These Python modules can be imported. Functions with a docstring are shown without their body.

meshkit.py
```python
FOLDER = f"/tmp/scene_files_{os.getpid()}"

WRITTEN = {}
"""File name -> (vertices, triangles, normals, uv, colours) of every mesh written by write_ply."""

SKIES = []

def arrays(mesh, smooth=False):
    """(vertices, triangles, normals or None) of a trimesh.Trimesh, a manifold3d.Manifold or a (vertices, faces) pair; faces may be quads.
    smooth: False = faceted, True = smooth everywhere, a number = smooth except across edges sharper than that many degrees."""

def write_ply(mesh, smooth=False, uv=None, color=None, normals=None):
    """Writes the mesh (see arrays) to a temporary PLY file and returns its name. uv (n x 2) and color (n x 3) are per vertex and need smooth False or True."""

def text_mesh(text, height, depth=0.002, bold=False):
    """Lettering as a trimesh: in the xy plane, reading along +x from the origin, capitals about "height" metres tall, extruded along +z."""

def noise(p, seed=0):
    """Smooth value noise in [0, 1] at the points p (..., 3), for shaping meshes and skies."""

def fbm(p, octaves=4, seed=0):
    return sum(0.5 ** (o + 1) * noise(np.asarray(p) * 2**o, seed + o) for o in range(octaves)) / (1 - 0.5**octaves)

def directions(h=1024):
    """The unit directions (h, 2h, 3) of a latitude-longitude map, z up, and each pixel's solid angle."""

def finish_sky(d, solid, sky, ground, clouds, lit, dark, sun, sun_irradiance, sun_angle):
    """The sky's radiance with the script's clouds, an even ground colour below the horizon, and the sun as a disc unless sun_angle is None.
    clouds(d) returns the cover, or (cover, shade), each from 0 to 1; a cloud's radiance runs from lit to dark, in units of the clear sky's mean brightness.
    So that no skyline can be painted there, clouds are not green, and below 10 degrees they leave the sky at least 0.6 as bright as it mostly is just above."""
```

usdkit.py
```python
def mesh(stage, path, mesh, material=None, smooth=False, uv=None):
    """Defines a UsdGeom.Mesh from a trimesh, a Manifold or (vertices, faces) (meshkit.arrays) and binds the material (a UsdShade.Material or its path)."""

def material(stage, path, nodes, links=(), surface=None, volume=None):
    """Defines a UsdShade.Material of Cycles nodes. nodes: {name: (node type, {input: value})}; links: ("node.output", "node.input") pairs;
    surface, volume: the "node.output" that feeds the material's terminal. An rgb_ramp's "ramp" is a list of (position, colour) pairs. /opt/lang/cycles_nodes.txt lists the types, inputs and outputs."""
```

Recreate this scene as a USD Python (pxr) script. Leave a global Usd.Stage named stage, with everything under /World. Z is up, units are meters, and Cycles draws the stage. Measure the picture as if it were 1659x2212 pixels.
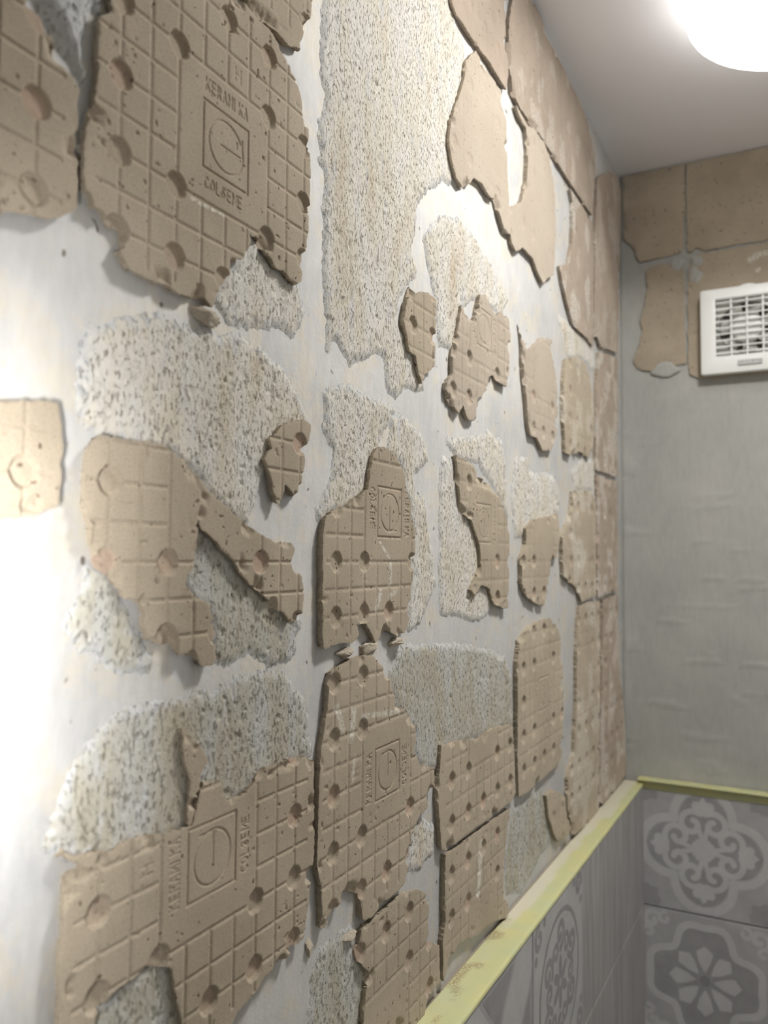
import math
import numpy as np, trimesh, shapely, usdkit, meshkit
from scipy.spatial import Delaunay, cKDTree
from shapely.geometry import Polygon, LineString, Point, MultiPolygon
from shapely import affinity
from shapely.ops import unary_union
from pxr import Usd, UsdGeom, UsdLux, UsdShade, Gf, Sdf

stage = Usd.Stage.CreateInMemory()
UsdGeom.SetStageUpAxis(stage, UsdGeom.Tokens.z)
UsdGeom.SetStageMetersPerUnit(stage, 1.0)
W = UsdGeom.Xform.Define(stage, '/World'); stage.SetDefaultPrim(W.GetPrim())
UsdGeom.Scope.Define(stage, '/World/Looks')

# ---------------------------------------------------------------- camera, light levels, exposure
EYE = 1.62                       # camera height above the floor
CAMX = 0.2845                    # camera's distance from the stripped wall (wall plane is x = 0, the wall runs along +y)
F_PX, IMG_W, IMG_H = 1757.0, 1659, 2212
YAW, PITCH, ROLL = math.radians(27.7723), math.radians(3.1629), math.radians(0.5)
EXPOSURE = -0.2
LAMP_STRENGTH = 5.2              # round ceiling lamp in view
UNSEEN_SPOT_STRENGTH = 200.0            # unseen ceiling spotlight, out of view, placed to light the long wall
LAMP_COLOR = (1.0, 0.972, 0.942)
ADDED_LAMP_STRENGTH = 390.0             # lamp added left of the view to imitate a lens flare
ADDED_LAMP_COLOR = (1.0, 0.98, 0.97)
FILL = 0.10                      # weak added fill, coming in through the door opening behind the viewer

cam = UsdGeom.Camera.Define(stage, '/World/camera')
f0 = np.array([-math.sin(YAW) * math.cos(PITCH), math.cos(YAW) * math.cos(PITCH), math.sin(PITCH)])
r0 = np.array([math.cos(YAW), math.sin(YAW), 0.0]); u0 = np.cross(r0, f0)
rr = r0 * math.cos(ROLL) + u0 * math.sin(ROLL); uu = u0 * math.cos(ROLL) - r0 * math.sin(ROLL)
M = Gf.Matrix4d(1.0)
for i, v in enumerate((rr, uu, -f0)):
    M.SetRow(i, Gf.Vec4d(*map(float, v), 0))
M.SetRow(3, Gf.Vec4d(CAMX, 0, EYE, 1))
cam.AddTransformOp().Set(M)
HA = 24.0
cam.CreateHorizontalApertureAttr(HA); cam.CreateVerticalApertureAttr(HA * IMG_H / IMG_W)
cam.CreateFocalLengthAttr(HA * F_PX / IMG_W)
cam.CreateFStopAttr(HA * F_PX / IMG_W / 4.0); cam.CreateFocusDistanceAttr(0.61)
cam.CreateClippingRangeAttr(Gf.Vec2f(0.01, 100.0))
cam.CreateExposureAttr(EXPOSURE)

dome = UsdLux.DomeLight.Define(stage, '/World/fill_dome')
dome.CreateIntensityAttr(FILL); dome.CreateColorAttr(Gf.Vec3f(1.0, 0.97, 0.93))

# ---------------------------------------------------------------- helpers
used = {}
def numbered(parent, name):
    k = used.get((parent, name), 0); used[(parent, name)] = k + 1
    return name if k == 0 else f'{name}_{k:03d}'
def path_of(p):
    return '/World' if p is None else str(p.GetPath())
def obj(name, mesh, material, parent=None, smooth=False, uv=None):
    pp = path_of(parent)
    m = usdkit.mesh(stage, f'{pp}/{numbered(pp, name)}', mesh, material, smooth=smooth)
    return m.GetPrim()
def tag(p, label=None, cat=None, group=None, kind=None):
    for k, v in (('label', label), ('category', cat), ('group', group), ('kind', kind)):
        if v: p.SetCustomDataByKey(k, v)
    return p
def thing(name, label=None, cat=None, loc=(0, 0, 0), group=None, kind=None):
    x = UsdGeom.Xform.Define(stage, '/World/' + numbered('/World', name))
    if tuple(loc) != (0, 0, 0): x.AddTranslateOp().Set(Gf.Vec3d(*map(float, loc)))
    return tag(x.GetPrim(), label, cat, group, kind)
def attr_float(prim, name, values):
    UsdGeom.PrimvarsAPI(prim).CreatePrimvar(name, Sdf.ValueTypeNames.FloatArray, 'vertex').Set([float(a) for a in values])
def box(x0, x1, y0, y1, z0, z1, bevel=0.0):
    if bevel:
        import manifold3d as m3
        r = bevel; pts = [(x, y, z) for x in (x0 + r, x1 - r) for y in (y0 + r, y1 - r) for z in (z0 + r, z1 - r)]
        v = []
        for p in pts:
            for d in ((r, 0, 0), (-r, 0, 0), (0, r, 0), (0, -r, 0), (0, 0, r), (0, 0, -r)):
                v.append(np.add(p, d))
        return trimesh.Trimesh(np.array(v)).convex_hull
    b = trimesh.creation.box([x1 - x0, y1 - y0, z1 - z0]); b.apply_translation([(x0 + x1) / 2, (y0 + y1) / 2, (z0 + z1) / 2]); return b
def join(*ms): return trimesh.util.concatenate(list(ms))
def bar(a, b, r, n=12):
    return trimesh.creation.cylinder(radius=r, segment=[a, b], sections=n)
rng = np.random.default_rng(7)

# ---------------------------------------------------------------- materials
LK = '/World/Looks/'
def plain(name, color, rough=0.6, spec=0.4, bump=None, metal=0.0, extra=None):
    n = {'p': ('principled_bsdf', {'base_color': color, 'roughness': rough, 'specular_ior_level': spec, 'metallic': metal, **(extra or {})})}
    l = []
    if bump:
        sc, st, dist = bump
        n['g'] = ('geometry', {}); n['n'] = ('noise_texture', {'scale': sc, 'detail': 4.0, 'roughness': 0.6})
        n['b'] = ('bump', {'strength': st, 'distance': dist})
        l += [('g.position', 'n.vector'), ('n.fac', 'b.height'), ('b.normal', 'p.normal')]
    return usdkit.material(stage, LK + name, n, l, surface='p.BSDF')

def slab_material(name, c1, c2, warm, pit, stain_c, rough=0.9):
    n = {
     'g': ('geometry', {}),
     'n1': ('noise_texture', {'scale': 14.0, 'detail': 3.0, 'roughness': 0.55}), 'r1': ('rgb_ramp', {'ramp': [(0.35, c1), (0.65, c2)]}),
     'n2': ('noise_texture', {'scale': 28.0, 'detail': 3.0}), 'r2': ('rgb_ramp', {'ramp': [(0.60, (0, 0, 0)), (0.72, (1, 1, 1))]}), 'mu': ('math', {'math_type': 'multiply', 'value2': 0.35}),
     'm1': ('mix_color', {'blend_type': 'mix', 'b': warm}),
     'n3': ('noise_texture', {'scale': 950.0, 'detail': 2.0, 'roughness': 0.6}), 'r3': ('rgb_ramp', {'ramp': [(0.30, (0.72, 0.70, 0.68)), (0.5, (1, 1, 1)), (0.75, (1.1, 1.1, 1.1))]}),
     'm2': ('mix_color', {'blend_type': 'multiply', 'fac': 0.7}),
     'n4': ('noise_texture', {'scale': 240.0, 'detail': 2.0, 'roughness': 0.45}), 'r4': ('rgb_ramp', {'ramp': [(0.70, (0, 0, 0)), (0.735, (1, 1, 1))]}),
     'm3': ('mix_color', {'blend_type': 'mix', 'b': pit}),
     'a': ('attribute', {'attribute': 'stain'}), 'n5': ('noise_texture', {'scale': 300.0, 'detail': 4.0, 'roughness': 0.7}), 'r5': ('rgb_ramp', {'ramp': [(0.40, (0, 0, 0)), (0.55, (1, 1, 1))]}),
     'ms': ('math', {'math_type': 'multiply'}), 'm4': ('mix_color', {'blend_type': 'mix', 'b': stain_c}), 'aw': ('attribute', {'attribute': 'pink'}), 'm6': ('mix_color', {'blend_type': 'mix', 'b': (0.52, 0.385, 0.30)}),
     'n6': ('noise_texture', {'scale': 1500.0, 'detail': 3.0, 'roughness': 0.7}), 'b': ('bump', {'strength': 0.35, 'distance': 0.0006}),
     'b2': ('bump', {'strength': 0.6, 'distance': 0.0015, 'invert': True}),
     'p': ('principled_bsdf', {'roughness': rough, 'specular_ior_level': 0.15, 'diffuse_roughness': 0.5}),
    }
    l = [(f'g.position', f'{k}.vector') for k in ('n1', 'n2', 'n3', 'n4', 'n5', 'n6')]
    l += [('n1.fac', 'r1.fac'), ('n2.fac', 'r2.fac'), ('r2.color', 'mu.value1'), ('r1.color', 'm1.a'), ('mu.value', 'm1.fac'),
          ('n3.fac', 'r3.fac'), ('m1.result', 'm2.a'), ('r3.color', 'm2.b'), ('n4.fac', 'r4.fac'), ('m2.result', 'm3.a'), ('r4.color', 'm3.fac'),
          ('n5.fac', 'r5.fac'), ('a.fac', 'ms.value1'), ('r5.color', 'ms.value2'), ('m3.result', 'm6.a'), ('aw.fac', 'm6.fac'), ('m6.result', 'm4.a'), ('ms.value', 'm4.fac'),
          ('m4.result', 'p.base_color'), ('n6.fac', 'b.height'), ('r4.color', 'b2.height'), ('b.normal', 'b2.normal'), ('b2.normal', 'p.normal')]
    return usdkit.material(stage, LK + name, n, l, surface='p.BSDF')
mat_slab = slab_material('tan_mortar', (0.405, 0.348, 0.266), (0.475, 0.412, 0.32), (0.485, 0.39, 0.30), (0.13, 0.085, 0.055), (0.70, 0.69, 0.62))
mat_slab_pale = slab_material('pale_mortar', (0.45, 0.39, 0.315), (0.49, 0.43, 0.35), (0.49, 0.405, 0.33), (0.25, 0.17, 0.12), (0.74, 0.72, 0.66))
mat_slab_pink = slab_material('pinkish_mortar', (0.36, 0.302, 0.243), (0.43, 0.36, 0.293), (0.46, 0.365, 0.30), (0.16, 0.11, 0.075), (0.68, 0.66, 0.60))

def residue_material(name, cream, brown, pale, speck):
    n = {
     'g': ('geometry', {}), 'mp': ('mapping', {'scale': (1.0, 1.0, 0.5)}), 'mp2': ('mapping', {'scale': (1.0, 1.0, 0.3)}),
     'n1': ('noise_texture', {'scale': 36.0, 'detail': 5.0, 'roughness': 0.62}), 'r1': ('rgb_ramp', {'ramp': [(0.38, pale), (0.54, cream), (0.74, brown)]}),
     'n2': ('noise_texture', {'scale': 520.0, 'detail': 5.0, 'roughness': 0.68}), 'r2': ('rgb_ramp', {'ramp': [(0.55, (0, 0, 0)), (0.66, (1, 1, 1))]}),
     'mu': ('math', {'math_type': 'multiply', 'value2': 0.62}), 'm1': ('mix_color', {'blend_type': 'mix', 'b': speck}),
     'n3': ('noise_texture', {'scale': 130.0, 'detail': 3.0}), 'r3': ('rgb_ramp', {'ramp': [(0.58, (0, 0, 0)), (0.7, (1, 1, 1))]}), 'mu3': ('math', {'math_type': 'multiply', 'value2': 0.6}),
     'm3': ('mix_color', {'blend_type': 'mix', 'b': (0.64, 0.65, 0.66)}),
     'e': ('attribute', {'attribute': 'cover'}), 'n7': ('noise_texture', {'scale': 170.0, 'detail': 4.0, 'roughness': 0.7}), 'ad': ('math', {'math_type': 'add'}), 're': ('rgb_ramp', {'ramp': [(0.72, (0, 0, 0)), (0.95, (1, 1, 1))]}), 'm5': ('mix_color', {'a': (0.62, 0.63, 0.625)}),
     'n6': ('noise_texture', {'scale': 900.0, 'detail': 4.0, 'roughness': 0.7}), 'b': ('bump', {'strength': 0.6, 'distance': 0.0016}),
     'b2': ('bump', {'strength': 0.8, 'distance': 0.0016, 'invert': True}),
     'p': ('principled_bsdf', {'roughness': 0.92, 'specular_ior_level': 0.12, 'diffuse_roughness': 0.5}),
    }
    l = [('g.position', 'mp.vector'), ('g.position', 'mp2.vector'), ('mp2.vector', 'n1.vector'), ('mp.vector', 'n2.vector'), ('mp2.vector', 'n3.vector'), ('g.position', 'n6.vector'),
         ('n1.fac', 'r1.fac'), ('n2.fac', 'r2.fac'), ('r2.color', 'mu.value1'), ('r1.color', 'm3.a'), ('n3.fac', 'r3.fac'), ('r3.color', 'mu3.value1'), ('mu3.value', 'm3.fac'),
         ('m3.result', 'm1.a'), ('mu.value', 'm1.fac'), ('g.position', 'n7.vector'), ('e.fac', 'ad.value1'), ('n7.fac', 'ad.value2'), ('ad.value', 're.fac'), ('re.color', 'm5.fac'), ('m1.result', 'm5.b'), ('m5.result', 'p.base_color'), ('n6.fac', 'b.height'), ('r2.color', 'b2.height'), ('b.normal', 'b2.normal'), ('b2.normal', 'p.normal')]
    return usdkit.material(stage, LK + name, n, l, surface='p.BSDF')
mat_res = residue_material('scraped_residue', (0.735, 0.70, 0.61), (0.63, 0.555, 0.435), (0.75, 0.735, 0.685), (0.34, 0.26, 0.175))
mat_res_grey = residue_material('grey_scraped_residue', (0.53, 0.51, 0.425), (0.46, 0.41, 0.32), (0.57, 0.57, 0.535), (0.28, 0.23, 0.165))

def plaster_material(name, c1, c2, c3, streak=(1, 1, 0.25), bs=0.25, specks=.74, film=0.0):
    n = {
     'g': ('geometry', {}), 'mp': ('mapping', {'scale': streak, 'rotation': (0.55, 0, 0)}),
     'n1': ('noise_texture', {'scale': 9.0, 'detail': 4.0, 'roughness': 0.6}), 'r1': ('rgb_ramp', {'ramp': [(0.3, c1), (0.52, c2), (0.72, c3)]}),
     'n2': ('noise_texture', {'scale': 160.0, 'detail': 4.0, 'roughness': 0.65}), 'r2': ('rgb_ramp', {'ramp': [(0.3, (0.93, 0.93, 0.93)), (0.6, (1.03, 1.03, 1.03))]}),
     'm': ('mix_color', {'blend_type': 'multiply', 'fac': 1.0}),
     'n4': ('noise_texture', {'scale': 120.0, 'detail': 1.0}), 'r4': ('rgb_ramp', {'ramp': [(specks, (0, 0, 0)), (specks + .04, (1, 1, 1))]}), 'm4': ('mix_color', {'blend_type': 'mix', 'b': (0.2, 0.18, 0.15)}),
     'n5': ('noise_texture', {'scale': 26.0, 'detail': 6.0, 'roughness': 0.72}), 'r5': ('rgb_ramp', {'ramp': [(0.50, (0, 0, 0)), (0.60, (1, 1, 1))]}), 'm5': ('math', {'math_type': 'multiply', 'value2': film}), 'm6': ('mix_color', {'blend_type': 'mix', 'b': (0.60, 0.55, 0.44)}),
     'n3': ('noise_texture', {'scale': 420.0, 'detail': 4.0}), 'b': ('bump', {'strength': bs, 'distance': 0.001}),
     'p': ('principled_bsdf', {'roughness': 0.75, 'specular_ior_level': 0.25}),
    }
    l = [('g.position', 'n1.vector'), ('g.position', 'mp.vector'), ('mp.vector', 'n2.vector'), ('g.position', 'n3.vector'), ('g.position', 'n4.vector'), ('n1.fac', 'r1.fac'), ('n2.fac', 'r2.fac'),
         ('g.position', 'n5.vector'), ('n5.fac', 'r5.fac'), ('r5.color', 'm5.value1'), ('m5.value', 'm6.fac'), ('r1.color', 'm6.a'), ('m6.result', 'm.a'), ('r2.color', 'm.b'), ('n4.fac', 'r4.fac'), ('m.result', 'm4.a'), ('r4.color', 'm4.fac'), ('m4.result', 'p.base_color'), ('n3.fac', 'b.height'), ('b.normal', 'p.normal')]
    return usdkit.material(stage, LK + name, n, l, surface='p.BSDF')
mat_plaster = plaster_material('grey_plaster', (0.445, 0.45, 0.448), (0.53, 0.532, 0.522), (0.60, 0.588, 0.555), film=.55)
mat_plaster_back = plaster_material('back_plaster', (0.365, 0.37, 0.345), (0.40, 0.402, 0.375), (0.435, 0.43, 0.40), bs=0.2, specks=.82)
mat_ceiling = plain('ceiling_paint', (0.89, 0.885, 0.91), 0.4, 0.4)
mat_room = plain('room_plaster', (0.74, 0.73, 0.72), 0.8)  # unseen walls, kept pale so they bounce light onto the ceiling
mat_floor = plain('floor_screed', (0.48, 0.475, 0.465), 0.7, bump=(120, 0.3, 0.002))  # unseen floor, lightened to bounce light upwards
mat_bed = plain('tile_bed', (0.36, 0.31, 0.24), 0.9, 0.1, bump=(300, 0.6, 0.002))
mat_grout = plain('grout', (0.25, 0.235, 0.21), 0.9, 0.1)
mat_white = plain('fan_plastic', (0.82, 0.835, 0.815), 0.35, 0.5)
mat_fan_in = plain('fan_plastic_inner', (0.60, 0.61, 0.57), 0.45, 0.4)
mat_fan_backing = plain('fan_dark_backing', (0.10, 0.095, 0.08), 0.7, 0.2)
mat_badge = plain('badge_grey', (0.33, 0.34, 0.33), 0.4, 0.4)
mat_badge_text = plain('badge_lettering', (0.62, 0.64, 0.63), 0.4, 0.4)
mat_lampbase = plain('lamp_base', (0.75, 0.74, 0.72), 0.4)
mat_black = plain('added_lamp_body', (0.05, 0.05, 0.05), 0.5)
def emit(name, color, strength):
    return usdkit.material(stage, LK + name, {'e': ('emission', {'color': color, 'strength': strength})}, [], surface='e.emission')
mat_diffuser = emit('lamp_diffuser', LAMP_COLOR, LAMP_STRENGTH)
mat_added_lamp = emit('added_lamp_glow', ADDED_LAMP_COLOR, ADDED_LAMP_STRENGTH)

def tile_material(name, c1, c2, streaks=False):
    n = {'g': ('geometry', {}), 'mp': ('mapping', {'scale': (1, 1, 0.06) if streaks else (1, 1, 1)}),
         'n1': ('noise_texture', {'scale': 120.0 if streaks else 40.0, 'detail': 5.0, 'roughness': 0.65}), 'r1': ('rgb_ramp', {'ramp': [(0.32, c1), (0.68, c2)]}),
         'p': ('principled_bsdf', {'roughness': 0.5, 'specular_ior_level': 0.35})}
    return usdkit.material(stage, LK + name, n, [('g.position', 'mp.vector'), ('mp.vector', 'n1.vector'), ('n1.fac', 'r1.fac'), ('r1.color', 'p.base_color')], surface='p.BSDF')
mat_tile = tile_material('tile_grey', (0.36, 0.36, 0.36), (0.43, 0.43, 0.425))
mat_tile_wood = tile_material('tile_streaked', (0.29, 0.287, 0.283), (0.50, 0.495, 0.49), True)
mat_print_light = tile_material('tile_print_light', (0.46, 0.465, 0.46), (0.52, 0.525, 0.515))
mat_print_dark = tile_material('tile_print_dark', (0.285, 0.285, 0.285), (0.345, 0.345, 0.34))

def tape_material(name, tint_a, tint_b, dust_axis):
    n = {'g': ('geometry', {}), 'n1': ('noise_texture', {'scale': 30.0, 'detail': 3.0}), 'r1': ('rgb_ramp', {'ramp': [(0.35, tint_a), (0.65, tint_b)]}),
         'a': ('attribute', {'attribute': 'dust'}), 'n2': ('noise_texture', {'scale': 500.0, 'detail': 4.0, 'roughness': 0.7}), 'r2': ('rgb_ramp', {'ramp': [(0.25, (0.35, 0.35, 0.35)), (0.55, (1, 1, 1))]}),
         'm': ('math', {'math_type': 'multiply'}), 'mx': ('mix_color', {'b': (0.68, 0.64, 0.52)}),
         'd': ('attribute', {'attribute': 'dirt'}), 'r3': ('rgb_ramp', {'ramp': [(0.42, (0, 0, 0)), (0.55, (1, 1, 1))]}), 'm3': ('math', {'math_type': 'multiply'}), 'mx3': ('mix_color', {'b': (0.36, 0.29, 0.16)}),
         'b': ('bump', {'strength': 0.5, 'distance': 0.001}), 'p': ('principled_bsdf', {'roughness': 0.55, 'specular_ior_level': 0.35})}
    l = [('g.position', 'n1.vector'), ('g.position', 'n2.vector'), ('n1.fac', 'r1.fac'), ('n2.fac', 'r2.fac'), ('a.fac', 'm.value1'), ('r2.color', 'm.value2'), ('r1.color', 'mx.a'), ('m.value', 'mx.fac'),
         ('n2.fac', 'r3.fac'), ('d.fac', 'm3.value1'), ('r3.color', 'm3.value2'), ('mx.result', 'mx3.a'), ('m3.value', 'mx3.fac'),
         ('mx3.result', 'p.base_color'), ('n2.fac', 'b.height'), ('b.normal', 'p.normal')]
    return usdkit.material(stage, LK + name, n, l, surface='p.BSDF')
mat_tape = tape_material('yellow_tape', (0.63, 0.61, 0.30), (0.57, 0.60, 0.34), 'x')

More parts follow.
